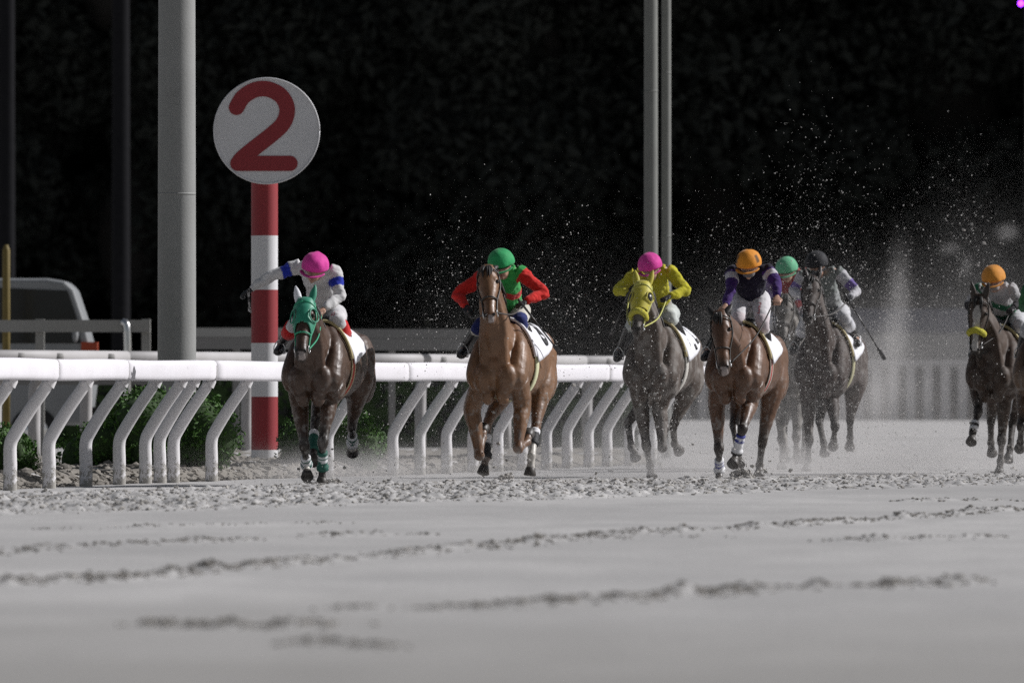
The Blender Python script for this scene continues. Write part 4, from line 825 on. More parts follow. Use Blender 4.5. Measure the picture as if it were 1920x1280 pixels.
    # hood and noseband fleece
    if spec.get('hood'):
        v, f = H.shape(-.06, spec.get('hood_t', .50), .011, n=40, m=30, cap=False)
        eyes = [H.pt(.27, s*1.22, .008) for s in (-1, 1)]
        def keepf(q):
            c = v[list(q)].mean(0); d = [np.linalg.norm((c-e)*V(1, 1, .85)) for e in eyes]
            tq = (c-H.p)@H.a/H.L; nq = (c-H.p)@H.n
            return min(d) > spec.get('eye_hole', .052) and tq < (spec.get('hood_t', .5)-.0-(.12*max(0, nq)/.07 if spec.get('hood_arch') else 0))
        mb = MB(); mb.add(v, [q for q in f if keepf(q)]); ho = mb.build('hood', M[spec['hood']], root)
        sm = ho.modifiers.new('t', 'SOLIDIFY'); sm.thickness = .006; sm.offset = 1
        mb = MB(); mb.add(*ball(H.p-H.a*.02+H.n*-.01, (.075, .07, .05))); mb.build('hood_crown', M[spec['hood']], root)
        for e, s in zip(eyes, (-1, 1)):
            nr_ = nrm(e-(H.p+H.a*(.27*H.L)-H.n*.03)); u = nrm(np.cross(nr_, H.a)); w2 = np.cross(nr_, u); r0 = spec.get('eye_hole', .052)+.004
            mb = MB(); mb.add(*loft([e+nr_*.004+u*r0*math.cos(q)+w2*r0*1.1*math.sin(q) for q in np.linspace(0, 2*math.pi, 25)], .007, n=6, sub=1, side=nr_)); mb.build('eye_rim', M[spec['hood']], root)
            if spec.get('cups'):
                mb = MB(); mb.add(*ball(e-nr_*.012, (.045, .03, .05), axes=[u, nr_, w2])); mb.build('blinker_cup', M['leather'], root)
    if spec.get('fleece'):
        t0 = spec['fleece']; P = [H.pt(t0+.03*abs(a), a, .020) for a in np.linspace(-2.0, 2.0, 22)]
        mb = MB(); v, f = loft(P, [.014]+[.036]*20+[.014], [.01]+[.030]*20+[.01], n=12, sub=2, side=H.a); v = v+.007*(noise3(v*45, 4)-.5)[:, None]; mb.add(v, f); mb.build('fleece_noseband', M['fleece'], root)
    if spec.get('breast'):
        pass
    return root, H
GREY = (.40, .38, .38); WH = (.72, .72, .74); GR = (.015, .10, .075); BL = (.03, .04, .25); BK = (.02, .02, .022)
def s8():   # two closed loops of an 8, (length fraction, angle)
    o = []
    for c, r, ru in ((.93, .17, .15), (1.20-.62, .15, .13)):
        o.append([(.60+ru*math.sin(q), c+r*math.cos(q)) for q in np.linspace(0, 2*math.pi, 13)])
    return o
SPECS = {
 'h1': dict(label='dark bay racehorse in a green hood with one white ear', coat=(.078, .042, .026), hood='hood_green', hood_t=.56, hood_arch=True, ear_l='white_cloth', ear_r='hood_green', strap='green_strap', eye_hole=.058,
    girth=[(.5, .4, .25), (.45, .04, .03), (.45, .04, .03), (.5, .4, .25)], bandage={'FR': (.35, 1.05, [GR, GR, WH, GR, WH, GR, GR, GR, GR, GR]), 'FL': (.55, 1.02, [WH, GR, WH, WH, GR, WH]), 'HR': (.5, 1.0, [WH, GR, WH, GR, WH, WH]), 'HL': (.3, 1.02, [WH, GR, GR, GR, GR])}, socks={'HR': .5, 'FL': .7}, snip=1, cloth=(-.22, .34), rein_both_right=1),
 'h2': dict(label='chestnut racehorse with head held high and no hood', zs=1.02, coat=(.21, .105, .050), points=(.12, .06, .035), point_w=.55, muzzle_w=.4, socks={'HR': .35}, bandage={'HR': (.12, .62, [WH, BK, BK, BK]), 'HL': (.35, 1.0, [WH, WH, BK, BK, BK])}, snip=1, ear_l='hair', ear_r='hair', ear_len=.09, ear_fwd=-.09, ear_out=.02, print=s8(), cloth=(-.22, .60), girth=[(.55, .55, .35)], pad='white_cloth'),
 'h3': dict(label='dusty grey-brown racehorse in a yellow hood with dark eye cups', zs=1.04, coat=(.098, .075, .062), dust=.45, hood='hood_yellow', hood_t=.52, ear_l='hood_yellow', ear_r='hood_yellow', strap='yellow_strap', cups=1, fleece=.60, eye_hole=.05,
    print=[[(.50, .50), (.58, 1.20)], [(.78, .45), (.86, 1.06)], [(.42, .62), (.50, .50)], [(.70, .57), (.78, .45)], [(.52, 1.21), (.64, 1.19)], [(.81, 1.07), (.92, 1.05)]], print_w=.026, cloth=(-.2, .60)),
 'h4': dict(label='reddish bay racehorse ridden by the rider in purple sleeves', zs=1.01, coat=(.135, .064, .033), bandage={'FL': (.5, 1.08, [WH, BL, WH, BL, WH, WH, WH, WH]), 'FR': (.2, 1.0, [BL, WH, BL, WH, WH, WH, WH, BK])}, ear_l='hair', ear_r='hair', ear_len=.11, ear_fwd=-.05, ear_out=.06, girth=[(.35, .3, .25), (.4, .03, .03), (.35, .3, .25)], cloth=(-.2, .40), snip=1),
 'h5': dict(label='dust-veiled grey racehorse mostly hidden behind two bays', zs=1.06, coat=(.13, .115, .10), dust=.7, dapple=1, point_w=.5),
 'h6': dict(label='wet-looking dark brown racehorse carrying the black-capped rider', zs=1.06, coat=(.052, .035, .029), dust=.2, girth=[(.35, .33, .2)], blaze=(.12, .28, .02), cloth=(-.2, .5)),
 'h7': dict(label='dark racehorse with a white blaze and yellow fleece noseband', zs=1.02, coat=(.075, .050, .037), dust=.18, blaze=(.12, .95, .036), fleece=.58, bandage={'FL': (.5, .9, [WH, BK, WH])}, cloth=(-.2, .45)),
 'h8': dict(label='brown racehorse cut off by the picture edge beside the blazed horse', zs=1.02, coat=(.14, .09, .06), cloth=(-.2, .45)),
}
for k_, s_ in SPECS.items(): s_['root'], s_['H'] = make_horse(k_, s_)

# ------------------------------------------------------------------ riders
def make_rider(key, sp):
    D, J = HORSES[key]; J = {k: V(v) for k, v in J.items()}; base = V(0, 0, 1.2)
    root = tag(empty('person', (0, 0, 0), YAW), sp['label'], 'person', 'riders racing on the sand track')
    c, s = math.cos(YAW), math.sin(YAW); root.location = (D['at'][0], D['at'][1], 1.2)
    J = {k: v-base for k, v in J.items()}
    sx = nrm(J['sR']-J['sL']); pel, che, head = J['pel'], J['che'], J['head']
    fwd = nrm(V(0, -1, -.28)); up = nrm(np.cross(sx, fwd)); 
    if up[2] < 0: up = -up
    fwd = nrm(np.cross(up, sx)); fwd = fwd if fwd[1] < 0 else -fwd
    skin = V(.42, .25, .18)
    hipR, hipL = pel+V(.10, -.02, 0), pel-V(.10, .02, 0)
    skull = head-up*.035+fwd*.008
    # ---- body: one continuous skin
    sh = []
    sh.append(loft([pel+V(0, .05, -.02), pel+(che-pel)*.3, pel+(che-pel)*.7, che, che+nrm(che-pel)*.05], [.13, .115, .13, .135, .08], [.10, .09, .10, .095, .06], side=sx, n=14))
    sh.append(loft([che, skull-up*.06-fwd*.03, skull-fwd*.02], [.06, .052, .05], n=10))
    sh.append(ball(skull, (.074, .095, .105), axes=[sx, fwd, up]))
    sh.append(ball(skull-up*.055+fwd*.04, (.056, .052, .055), axes=[sx, fwd, up]))                # jaw
    sh.append(loft([skull+fwd*.088+up*.01, skull+fwd*.108-up*.03, skull+fwd*.09-up*.042], [.010, .015, .010], n=8))   # nose
    sh.append(ball(skull-up*.068+fwd*.082, (.024, .012, .008), axes=[sx, fwd, up])); sh.append(ball(skull-up*.10+fwd*.072, (.02, .018, .016)))
    for q in (-1, 1): sh.append(ball(skull+sx*q*.076-up*.01, (.012, .02, .03)))
    for a, e, w in (('sR', 'eR', 'wR'), ('sL', 'eL', 'wL')):
        sh.append(loft([che+(J[a]-che)*.6, J[a], J[a]+(J[e]-J[a])*.5, J[e]], [.05, .05, .043, .036], n=10)); sh.append(loft([J[e], J[e]+(J[w]-J[e])*.4, J[w]], [.036, .036, .026], n=10))
        d = nrm(J[w]-J[e]); hd = nrm(d+V(0, -.5, -.1)) if not (sp.get('whip_out') and w == 'wL') else d
        sd_ = nrm(np.cross(hd, V(0, 0, 1))); pu = np.cross(sd_, hd); inn = -1 if w == 'wR' else 1
        pc = J[w]+hd*.05
        sh.append(loft([J[w], J[w]+hd*.03, J[w]+hd*.09], [.026, .040, .040], [.026, .022, .020], side=sd_, n=10))
        for i, l in enumerate((.026, .030, .028, .022)):
            b = J[w]+hd*.085+sd_*((i-1.5)*.0215); k1 = b+hd*l; k2 = k1-pu*.030; k3 = k2-hd*.024
            sh.append(loft([b-hd*.02, b, k1, k2, k3], [.0105, .0105, .010, .0095, .008], n=7, sub=3))
        tb = J[w]+hd*.035+sd_*inn*.035; sh.append(loft([tb, tb+sd_*inn*.014+hd*.028, tb+sd_*inn*.004+hd*.055-pu*.014], [.013, .012, .009], n=7, sub=3))
    for h, k, a, t in ((hipR, 'kR', 'aR', 'tR'), (hipL, 'kL', 'aL', 'tL')):
        sh.append(loft([h, h+(J[k]-h)*.5, J[k]], [.085, .075, .052], n=10)); sh.append(loft([J[k], J[k]+(J[a]-J[k])*.35, J[a]], [.05, .05, .034], n=10)); sh.append(loft([J[a]-V(0, .02, 0), J[a]*.4+J[t]*.6, J[t]], [.036, .036, .025], n=8))
    me = fuse('body', sh, .0085, 2); P = coords(me); C = np.repeat(skin[None], len(P), 0)*(.9+.2*noise3(P*20, 2))[:, None]
    if sp.get('gloves', True):
        for w in ('wR', 'wL'):
            if w in sp.get('bare', ()): continue
            C[np.linalg.norm(P-(J[w]+V(0, -.05, -.01)), axis=1) < .135] = (.02, .02, .022)
    lip = np.linalg.norm(P-(skull-up*.068+fwd*.09), axis=1) < .02; C[lip] = (.30, .13, .11)
    setcol(me, C); link('body', me, M['skin'], root)
    for q in (-1, 1):
        mb = MB(); mb.add(*ball(skull+sx*q*.032+fwd*.088+up*.012, .011)); mb.build('eye', M['eye'], root)
    if sp.get('mask'):
        mb = MB(); mb.add(*ball(skull-up*.05+fwd*.03, (.066, .078, .058), axes=[sx, fwd, up])); m_ = mb.mesh('face_cover'); setcol(m_, np.repeat(V(sp['mask'])[None], len(m_.vertices), 0)); link('face_cover', m_, M['cloth'], root)
    # ---- silks
    def coloured(name, shapes, voxel, fn, m, amp):
        me = fuse(name, shapes, voxel, 2); P = coords(me); nv = np.empty(len(P)*3); me.vertices.foreach_get('normal', nv); nv = nv.reshape(-1, 3)
        C = fn(P); wr = (noise3(P*V(16, 16, 26)+5, 31)-.5)+.5*(noise3(P*V(40, 40, 60), 32)-.5); setco(me, P+nv*(amp*wr)[:, None]); setcol(me, C); return link(name, me, m, root)
    sh = [loft([pel+(che-pel)*.10, pel+(che-pel)*.35, pel+(che-pel)*.7, che, che+nrm(che-pel)*.06+up*.01], [.13, .142, .158, .16, .09], [.10, .115, .125, .115, .07], side=sx, n=18)]
    for a, e, w in (('sR', 'eR', 'wR'), ('sL', 'eL', 'wL')):
        sh.append(loft([che+(J[a]-che)*.45, J[a], J[a]+(J[e]-J[a])*.5, J[e], J[e]+(J[w]-J[e])*.3, J[e]+(J[w]-J[e])*.75, J[e]+(J[w]-J[e])*.97], [.085, .078, .064, .056, .052, .044, .036], n=12))
    sc_ = sp['silks']
    def silk(P):
        C = np.repeat(V(sc_['torso'])[None], len(P), 0); best = seg(P, pel, che)[0]-.14
        u = (P-che)@sx; v = (P-pel)@nrm(che-pel)
        if 'sash' in sc_: C[np.abs(u*.9+(v-.42)*1.0-.02) < .06] = sc_['sash']
        if 'hem' in sc_: C[v < .22] = sc_['hem']
        if 'bodice' in sc_: C[v > .40] = sc_['bodice']
        for a, e, w in (('sR', 'eR', 'wR'), ('sL', 'eL', 'wL')):
            d1, t1 = seg(P, J[a], J[e]); d2, t2 = seg(P, J[e], J[w]); ar = np.minimum(d1-.07, d2-.05)
            on = (ar < best) & ((t1 > .12) | (d2 < d1)); C[on] = sc_.get('sleeve', sc_['torso'])
            if 'band' in sc_:
                b0, b1, bc = sc_['band']; C[on & (t1 > b0) & (t1 < b1) & (d1 <= d2)] = bc
            if 'cuff' in sc_: C[on & (t2 > .6) & (d2 < d1)] = sc_['cuff']
            if 'fore' in sc_: C[on & (d2 < d1)] = sc_['fore']
        return C*(.85+.3*noise3(P*12, 6))[:, None]
    coloured('silks', sh, .011, silk, M['cloth'], .021)
    sh = [loft([pel+(che-pel)*.22, pel, pel+V(0, .07, -.05)], [.145, .15, .12], [.115, .12, .1], side=sx, n=16)]
    for h, k, a in ((hipR, 'kR', 'aR'), (hipL, 'kL', 'aL')):
        sh.append(loft([pel*.5+h*.5, h, h+(J[k]-h)*.55, J[k], J[k]+(J[a]-J[k])*.3], [.11, .108, .09, .068, .06], n=14))
    bc = V(sp.get('breeches', (.72, .72, .75)))
    def br(P):
        C = np.repeat(bc[None], len(P), 0)
        if 'knee' in sp:
            for k in ('kR', 'kL'): C[np.linalg.norm(P-J[k], axis=1) < .10] = sp['knee']
        return C*(.88+.24*noise3(P*10, 9))[:, None]
    coloured('breeches', sh, .012, br, M['cloth'], .008)
    for k, a, t in (('kR', 'aR', 'tR'), ('kL', 'aL', 'tL')):
        d = J[t]-J[a]; mb = MB()
        sh = [loft([J[k]+(J[a]-J[k])*.22, J[k]+(J[a]-J[k])*.55, J[a], J[a]+V(0, .02, -.03)], [.066, .062, .046, .045], n=14, sub=4), loft([J[a]+V(0, .05, -.035), J[a]+V(0, -.02, -.03), J[a]+d*.6+V(0, -.03, -.02), J[t]+V(0, -.06, 0)], [.036, .045, .047, .03], n=12)]
        bm = fuse('boot', sh, .012, 1); bo = link('boot', bm, M['leather'], root)
        top = J[k]+(J[a]-J[k])*.24
        if sp.get('boot_top'):
            mb = MB(); mb.add(*loft([J[k]+(J[a]-J[k])*.14, J[k]+(J[a]-J[k])*.5], [.078, .072], n=14, sub=1)); m_ = mb.mesh('boot_top'); setcol(m_, np.repeat(V(sp['boot_top'])[None], len(m_.vertices), 0)); link('boot_top', m_, M['cloth'], bo)
        mb = MB(); c_ = J[a]+d*.55+V(0, -.01, -.045)
        mb.add(*loft([c_+V(-.055, 0, 0), c_+V(.055, 0, 0)], [.028, .028], [.008, .008], side=(0, 1, 0), n=8, sub=1)); mb.add(*tube([c_+V(-.055, 0, 0), c_+V(-.05, .0, .07), c_+V(0, .0, .13), c_+V(.05, 0, .07), c_+V(.055, 0, 0)], .006, n=6)); mb.build('stirrup', M['metal'], root)
        mb = MB(); mb.add(*tube([c_+V(0, 0, .13), (c_+V(0, 0, .13))*.5+(pel+V(np.sign(c_[0])*.2, -.12, -.1))*.5, pel+V(np.sign(c_[0])*.12, -.18, -.06)], .010, n=6)); mb.build('stirrup_leather', M['leather'], root)
    if sp.get('marks'):
        from mathutils.bvhtree import BVHTree
        bo_ = [o for o in root.children if o.name.startswith('breeches')][0]; P_ = coords(bo_.data); bvh = BVHTree.FromPolygons([Vector(q) for q in P_], [list(f.vertices) for f in bo_.data.polygons])
        txt, mc, size, at_, rot = sp['marks']; cu = bpy.data.curves.new('lettering', 'FONT'); cu.body = txt; cu.size = size; cu.align_x = 'CENTER'; cu.space_line = .8; cu.extrude = .0
        to = bpy.data.objects.new('lettering', cu); COL.objects.link(to); dg = bpy.context.evaluated_depsgraph_get(); tm = bpy.data.meshes.new_from_object(to.evaluated_get(dg)); bpy.data.objects.remove(to)
        tp = coords(tm); cr, sr = math.cos(rot), math.sin(rot); kp = J['kR']+(hipR-J['kR'])*at_; out = np.zeros_like(tp)
        for i, q in enumerate(tp):
            x = kp[0]+.0+q[0]*cr-q[1]*sr; z = kp[2]+.03+q[0]*sr+q[1]*cr; hit = bvh.ray_cast(Vector((x, -1.2, z)), Vector((0, 1, 0)))
            out[i] = (x, (hit[0].y if hit[0] is not None else kp[1]-.05)-.006, z)
        setco(tm, out); link('lettering', tm, M[mc], root)
    # ---- helmet: covered shell with seams and a brim
    hc = head+up*.005-fwd*.005; vs = []; fs = []; n, m = 32, 14
    for i in range(m+1):
        th = (i/m)*1.78
        for j in range(n):
            ph = 2*math.pi*j/n; r = V(.118, .142, .122); cut = 1-.14*max(0, math.cos(th-1.78))*0
            ridge = 1+.012*(abs(math.sin(3*ph)) < .12)
            vs.append(hc+sx*(r[0]*math.sin(th)*math.cos(ph)*ridge)+fwd*(r[1]*math.sin(th)*math.sin(ph)*ridge)+up*(r[2]*math.cos(th)-.0))
    for i in range(m):
        for j in range(n):
            j2 = (j+1) % n; fs.append((i*n+j, (i+1)*n+j, (i+1)*n+j2, i*n+j2))
    mb = MB(); mb.add(vs, fs); hm = mb.mesh('helmet'); P = coords(hm); hcol = V(sp['helmet']); C = np.repeat(hcol[None], len(P), 0)
    if 'helmet_half' in sp: C[(P-hc)@sx < -.01] = sp['helmet_half']
    if 'helmet_spot' in sp:
        for q in (.55, -.55): C[np.linalg.norm(P-(hc+sx*math.copysign(.095, q)+fwd*.06+up*.05), axis=1) < .035] = sp['helmet_spot']
    C = C*(.90+.2*noise3(P*18, 3))[:, None]; dP = P-hc; dn = dP/np.linalg.norm(dP, axis=1)[:, None]; setco(hm, P+dn*((noise3(P*V(26, 26, 16), 6)-.5)*.009)[:, None]); setcol(hm, C); he = link('helmet', hm, M['shell'], root)
    so = he.modifiers.new('t', 'SOLIDIFY'); so.thickness = .012; so.offset = -1
    bp = [hc+sx*(.108*math.cos(a))+fwd*(.045+.125*math.sin(a))-up*(.045+.022*math.sin(a)) for a in np.linspace(.18, math.pi-.18, 15)]
    mb = MB(); mb.add(*loft(bp, [.012]+[.030]*13+[.012], .008, n=8, sub=1, side=fwd)); bm = mb.mesh('brim'); setcol(bm, np.repeat((hcol*sp.get('brim_k', .9))[None], len(bm.vertices), 0)); link('brim', bm, M['shell'], he)
    mb = MB(); mb.add(*ball(hc+up*.122, (.012, .012, .006))); bm = mb.mesh('button'); setcol(bm, np.repeat((hcol*.8)[None], len(bm.vertices), 0)); link('button', bm, M['shell'], he)
    if sp.get('goggles'):
        g = [skull+sx*(.080*math.cos(a))+fwd*(.020+.082*math.sin(a))+up*.014 for a in np.linspace(-.1, math.pi+.1, 15)]
        mb = MB(); mb.add(*loft(g, .022, .009, n=8, sub=1, side=up)); mb.build('goggles', M['glass'], root)
    return root
PINK = (.72, .055, .36); GRN = (.03, .36, .12); ORG = (.78, .30, .03); RED = (.62, .025, .02); YEL = (.50, .46, .025); PUR = (.10, .03, .26)
RIDERS = {
 'h1': dict(label='rider in white silks with blue armbands and pink cap, one arm flung out', helmet=PINK, silks=dict(torso=(.64, .63, .63), band=(.30, .62, (.02, .04, .42))), breeches=(.64, .63, .64), boot_top=(.62, .03, .03), marks=('431', 'red_print', .055, .35, .25), whip_out=1, gloves=True, bare=('wR',), goggles=0),
 'h2': dict(label='rider in green silks with red sleeves and green cap', helmet=GRN, silks=dict(torso=(.04, .34, .08), sleeve=RED, sash=(.50, .03, .03)), breeches=(.60, .58, .52), knee=(.02, .03, .14), goggles=1),
 'h3': dict(label='rider in all yellow silks with pink cap', helmet=PINK, silks=dict(torso=YEL, hem=(.35, .33, .30)), breeches=(.55, .58, .56)),
 'h4': dict(label='rider in dark purple silks with white armbands and orange cap', helmet=ORG, helmet_spot=(.12, .06, .02), mask=(.16, .15, .16), silks=dict(torso=(.013, .010, .026), sleeve=(.05, .018, .135), band=(.22, .52, (.52, .50, .54))), breeches=(.66, .64, .66), bare=('wR', 'wL'), knee=(.62, .55, .57), marks=('2\n3', 'red_print', .075, .55, 0)),
 'h5': dict(label='mostly hidden rider in a pale green cap between orange and black caps', helmet=(.14, .46, .26), silks=dict(torso=(.33, .06, .06), sleeve=(.26, .18, .36)), goggles=1),
 'h6': dict(label='rider in grey and white silks with purple hoops and black cap, whip pointing down', helmet=(.022, .022, .026), mask=(.10, .095, .11), silks=dict(torso=(.30, .31, .31), sleeve=(.55, .54, .57), band=(.55, .88, (.17, .12, .34)), bodice=(.20, .22, .21)), breeches=(.58, .58, .60), boot_top=(.66, .66, .70)),
 'h7': dict(label='rider in white and green silks with orange cap on the blazed horse', helmet=(.72, .30, .05), mask=(.34, .31, .31), silks=dict(torso=(.46, .45, .46), sash=(.02, .14, .07), hem=(.02, .12, .06), sleeve=(.48, .47, .48), fore=(.05, .045, .05)), breeches=(.5, .5, .52)),
 'h8': dict(label='rider almost entirely beyond the picture edge on the cut-off brown horse', helmet=ORG, silks=dict(torso=(.03, .12, .06), sleeve=(.05, .16, .07)), breeches=(.5, .5, .52)),
}
for k_, s_ in RIDERS.items(): s_['root'] = make_rider(k_, s_)

# ------------------------------------------------------------------ whips held by the riders
def crop(key, hand, tip, label):
    D, J = HORSES[key]; h = V(J[hand])+V(0, -.09, -.03); t = V(tip); d = nrm(t-h)
    o = tag(empty('riding_crop', (D['at'][0], D['at'][1], 0), YAW), label, 'whip')
    mb = MB(); mb.add(*loft([h-d*.10, h-d*.095, h+d*.10], [.008, .013, .011], n=8, sub=1)); mb.build('grip', M['leather'], o)
    mb = MB(); mb.add(*loft([h+d*.09, h+(t-h)*.85], [.010, .008], n=8, sub=1)); mb.build('shaft', M['leather'], o)
    u = nrm(np.cross(d, V(0, 1, 0))); mb = MB(); mb.add(*loft([h+(t-h)*.80, h+(t-h)*.84, t], [.010, .022, .022], [.008, .006, .006], side=u, n=8, sub=1)); mb.build('flap', M['leather'], o)
crop('h6', 'wR', (0.624, -.02, 1.282), 'black whip in the black-capped rider\'s hand, pointing down beside the horse')
crop('h2', 'wR', (0.466, .12, 1.29), 'thin black whip crossing the number cloth of the chestnut horse')
crop('h1', 'wL', (-0.80, .10, 1.70), 'short black whip in the flung-out hand of the rider in white silks')
crop('h3', 'wL', (-0.52, -.2, 1.52), 'thin dark whip poking out below the yellow-sleeved rider\'s elbow')

# ------------------------------------------------------------------ sand thrown up by the hooves: grains
def cloud(n, c, s, tilt=(0, 0), rise=0):
    p = RNG.normal(size=(n, 3))*np.array(s); p[:, 0] += tilt[0]*p[:, 2]; p[:, 1] += tilt[1]*p[:, 2]
    if rise: p[:, 2] = np.abs(RNG.normal(size=n))*s[2]
    return p+np.array(c)
G = [cloud(650, (-.62, 103.0, 1.70), (.26, 1.3, .42)), cloud(720, (.50, 103.0, 1.80), (.26, 1.3, .46)), cloud(110, (-.1, 103.5, 2.0), (.55, 1.2, .45)), cloud(150, (-.6, 102, .8), (.4, 1.2, .35)),
     cloud(420, (-1.05, 104, .75), (.26, 1.0, .38)), cloud(260, (.6, 104, .8), (.35, 1.2, .4)),
     cloud(2300, (3.15, 112, 1.7), (.85, 3.5, .62)), cloud(2200, (3.3, 118, 1.2), (.8, 2.5, .7)), cloud(520, (3.15, 114, 2.3), (.45, 3, .62)), cloud(240, (3.4, 115, 3.0), (.30, 2, .42)), cloud(90, (3.3, 115, 3.5), (.25, 2, .4)),
     cloud(1100, (4.60, 124, 1.85), (.11, 1.0, .48), (.10, 0)), cloud(1500, (4.40, 124, 1.15), (.24, 1.2, .5), (.22, 0)), cloud(900, (4.2, 123, .7), (.4, 1.4, .4)), cloud(700, (4.3, 122, 1.2), (.4, 2, .6)),
     cloud(900, (5.3, 121, 2.45), (.26, 2, .55), (-.12, 0)), cloud(500, (5.2, 119, 1.7), (.5, 2, .5)),
     cloud(750, (1.58, 108.6, 1.15), (.30, .5, .45)), cloud(450, (1.62, 108.3, .6), (.35, .6, .3)), cloud(700, (3.48, 115.8, .95), (.36, .8, .42)), cloud(300, (3.5, 115.8, 1.7), (.3, .6, .3)),
     cloud(260, (4.9, 112, .9), (.35, .8, .5)), cloud(420, (2.6, 106, .25), (1.6, 3, .25), rise=1), cloud(500, (-.6, 101.5, .05), (1.1, 1.5, .14), rise=1), cloud(450, (3.0, 113, .05), (1.6, 4, .22), rise=1)]
hoofs = []
for k_, (D_, _) in HORSES.items():
    for l_ in ('HR', 'HL', 'FR', 'FL'):
        q = V(D_[l_][3]); c_, s_ = math.cos(YAW), math.sin(YAW); w_ = V(D_['at'][0]+q[0]*c_-q[1]*s_, D_['at'][1]+q[0]*s_+q[1]*c_, max(q[2], .08)); hoofs.append(w_)
        G.append(cloud(70, w_+V(.03, .35, .02), (.09, .30, .10), (.2, 0)))
        d_ = RNG.uniform(0, 1, (60, 1))**1.3; G.append(w_+d_*V(random.uniform(-.25, .35), random.uniform(.6, 1.4), random.uniform(.2, .75))+RNG.normal(size=(60, 3))*.035)
g = np.vstack(G); g = g[g[:, 2] > .03]
rad = .0019+.0065*RNG.power(.5, len(g))**2.6
OV = np.array([(1, 0, 0), (-1, 0, 0), (0, 1, 0), (0, -1, 0), (0, 0, 1), (0, 0, -1)], float)
OF = np.array([(0, 2, 4), (2, 1, 4), (1, 3, 4), (3, 0, 4), (2, 0, 5), (1, 2, 5), (3, 1, 5), (0, 3, 5)])
v = (OV[None]*(rad[:, None, None]*RNG.uniform(.6, 1.5, (len(g), 6, 1)))+g[:, None, :]).reshape(-1, 3)
f = (OF[None]+(np.arange(len(g))*6)[:, None, None]).reshape(-1, 3)
tag(link('sand_spray', mesh_np('sand_spray', v, f, False), M['grain']), kind='stuff')
# heavier wet lumps knocked loose by the hooves
P = np.vstack([w_+np.array([.02, .3, .06])+RNG.normal(size=(7, 3))*np.array([.12, .3, .14]) for w_ in hoofs]+[cloud(40, (2.45, 103.6, .10), (.16, .3, .09), rise=1), cloud(26, (-.02, 101.6, .04), (.10, .2, .05), rise=1), cloud(14, (5.15, 118, 2.35), (.2, 1, .2)), cloud(26, (.9, 104, 1.1), (.5, 1.5, .5)), cloud(18, (1.5, 108.8, 1.0), (.3, .4, .3))])
tag(lumps('flying_sand_clods', P, (.004+.020*RNG.power(.5, len(P))**1.6), .8, .4), kind='stuff')
def mound(x, y, w, h):
    n = 60; a = RNG.uniform(0, 6.28, 260); q = np.sqrt(RNG.uniform(0, 1, 260)); z = h*(1-q**1.6)*RNG.uniform(.3, 1, 260)
    return np.stack([x+w*q*np.cos(a), y+w*q*np.sin(a), z], 1)
P = np.vstack([mound(-.07, 103, .115, .12), mound(2.30, 104.2, .19, .16), mound(-1.75, 102, .16, .07), mound(-2.0, 101.4, .1, .05)])
tag(lumps('kicked_up_sand', P, RNG.uniform(.012, .030, len(P)), .8, .4), kind='stuff')

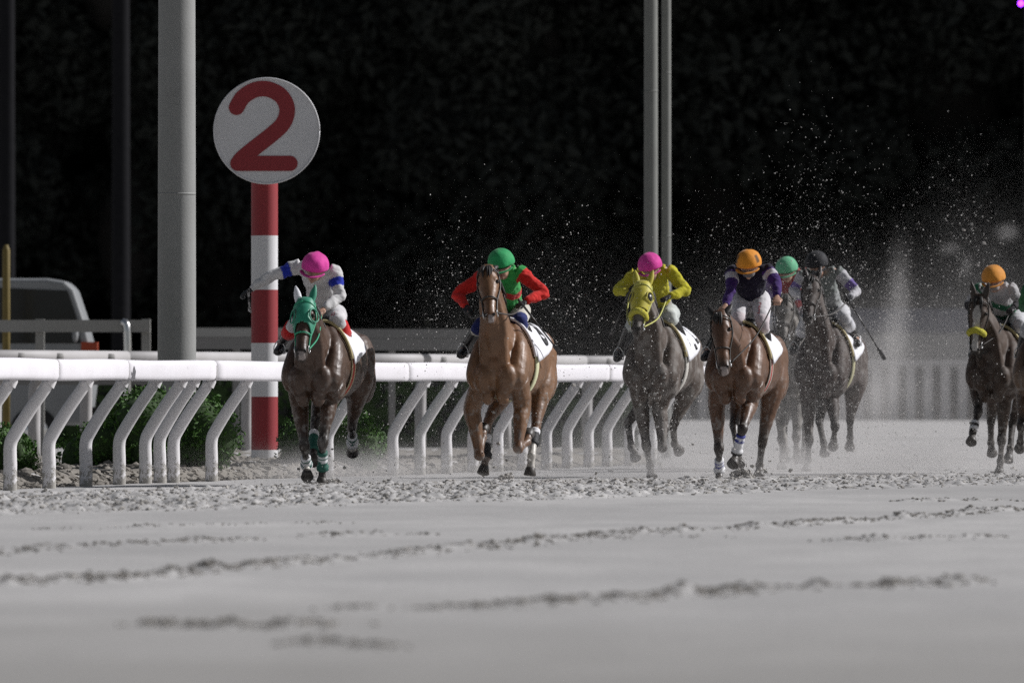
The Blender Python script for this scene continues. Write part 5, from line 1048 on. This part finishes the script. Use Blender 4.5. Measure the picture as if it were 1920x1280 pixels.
# ------------------------------------------------------------------ the dust itself: one closed volume over the field
def dust():
    m = bpy.data.materials.new('dust'); m.use_nodes = True; t = m.node_tree; N = t.nodes; L = t.links; N.clear()
    out = N.new('ShaderNodeOutputMaterial'); pv = N.new('ShaderNodeVolumePrincipled'); L.new(pv.outputs[0], out.inputs['Volume'])
    pv.inputs['Color'].default_value = (.80, .78, .77, 1); pv.inputs['Anisotropy'].default_value = .25
    tc = N.new('ShaderNodeTexCoord'); acc = None
    def M_(op, a, b=None, clamp=False):
        n = N.new('ShaderNodeMath'); n.operation = op; n.use_clamp = clamp
        for i, x in enumerate((a, b)):
            if x is None: continue
            if isinstance(x, (int, float)): n.inputs[i].default_value = x
            else: L.new(x, n.inputs[i])
        return n.outputs[0]
    def gauss(c, s, d):
        mp = N.new('ShaderNodeMapping'); mp.vector_type = 'TEXTURE'; mp.inputs['Location'].default_value = c; mp.inputs['Scale'].default_value = s; L.new(tc.outputs['Object'], mp.inputs['Vector'])
        dt = N.new('ShaderNodeVectorMath'); dt.operation = 'DOT_PRODUCT'; L.new(mp.outputs[0], dt.inputs[0]); L.new(mp.outputs[0], dt.inputs[1])
        return M_('MULTIPLY', M_('EXPONENT', M_('MULTIPLY', dt.outputs['Value'], -1)), d)
    for c, s, d in DUST:
        q = gauss(c, s, d); acc = q if acc is None else M_('ADD', acc, q)
    nz = N.new('ShaderNodeTexNoise'); nz.inputs['Scale'].default_value = 1.5; nz.inputs['Detail'].default_value = 4; nz.inputs['Roughness'].default_value = .6; L.new(tc.outputs['Object'], nz.inputs['Vector'])
    mr = N.new('ShaderNodeMapRange'); mr.inputs['From Min'].default_value = .32; mr.inputs['From Max'].default_value = .68; mr.inputs['To Min'].default_value = .0; mr.inputs['To Max'].default_value = 2.1; L.new(nz.outputs['Fac'], mr.inputs['Value'])
    L.new(M_('MULTIPLY', acc, mr.outputs[0]), pv.inputs['Density']); return m
DUST = [((3.3, 119.5, .8), (1.3, 4, .95), .042), ((4.6, 122, .9), (1.2, 5, .9), .014), ((4.1, 127, 1.0), (.9, 4, .9), .014), ((3.4, 126, .2), (2.6, 6, .35), .035), ((1.6, 112.5, .3), (.9, 3, .45), .04), ((5.6, 124, 1.5), (.7, 4, 1.1), .022),
        ((-.5, 104.5, .10), (1.5, 2.2, .20), .17), ((-1.7, 103.5, .10), (.8, 2.0, .18), .17), ((2.6, 108, .10), (1.6, 3.2, .20), .20), ((4.5, 116, .1), (1.8, 4, .20), .12), ((.3, 106, 1.0), (1.2, 3, .9), .009), ((4.66, 125, 2.1), (.11, .6, .45), .22), ((4.58, 125, 1.5), (.14, .7, .42), .30), ((4.36, 125, .9), (.24, .8, .42), .26), ((5.26, 125, 2.64), (.085, .12, .06), 1.1), ((5.96, 125, 2.83), (.10, .12, .075), 1.3), ((5.46, 125, 2.42), (.06, .12, .10), .7)]
mb = MB(); mb.add(*box(-3.4, 8.6, 100.6, 134, .06, 4.2)); dv = mb.build('sand_dust', dust(), None, False); tag(dv, kind='stuff')
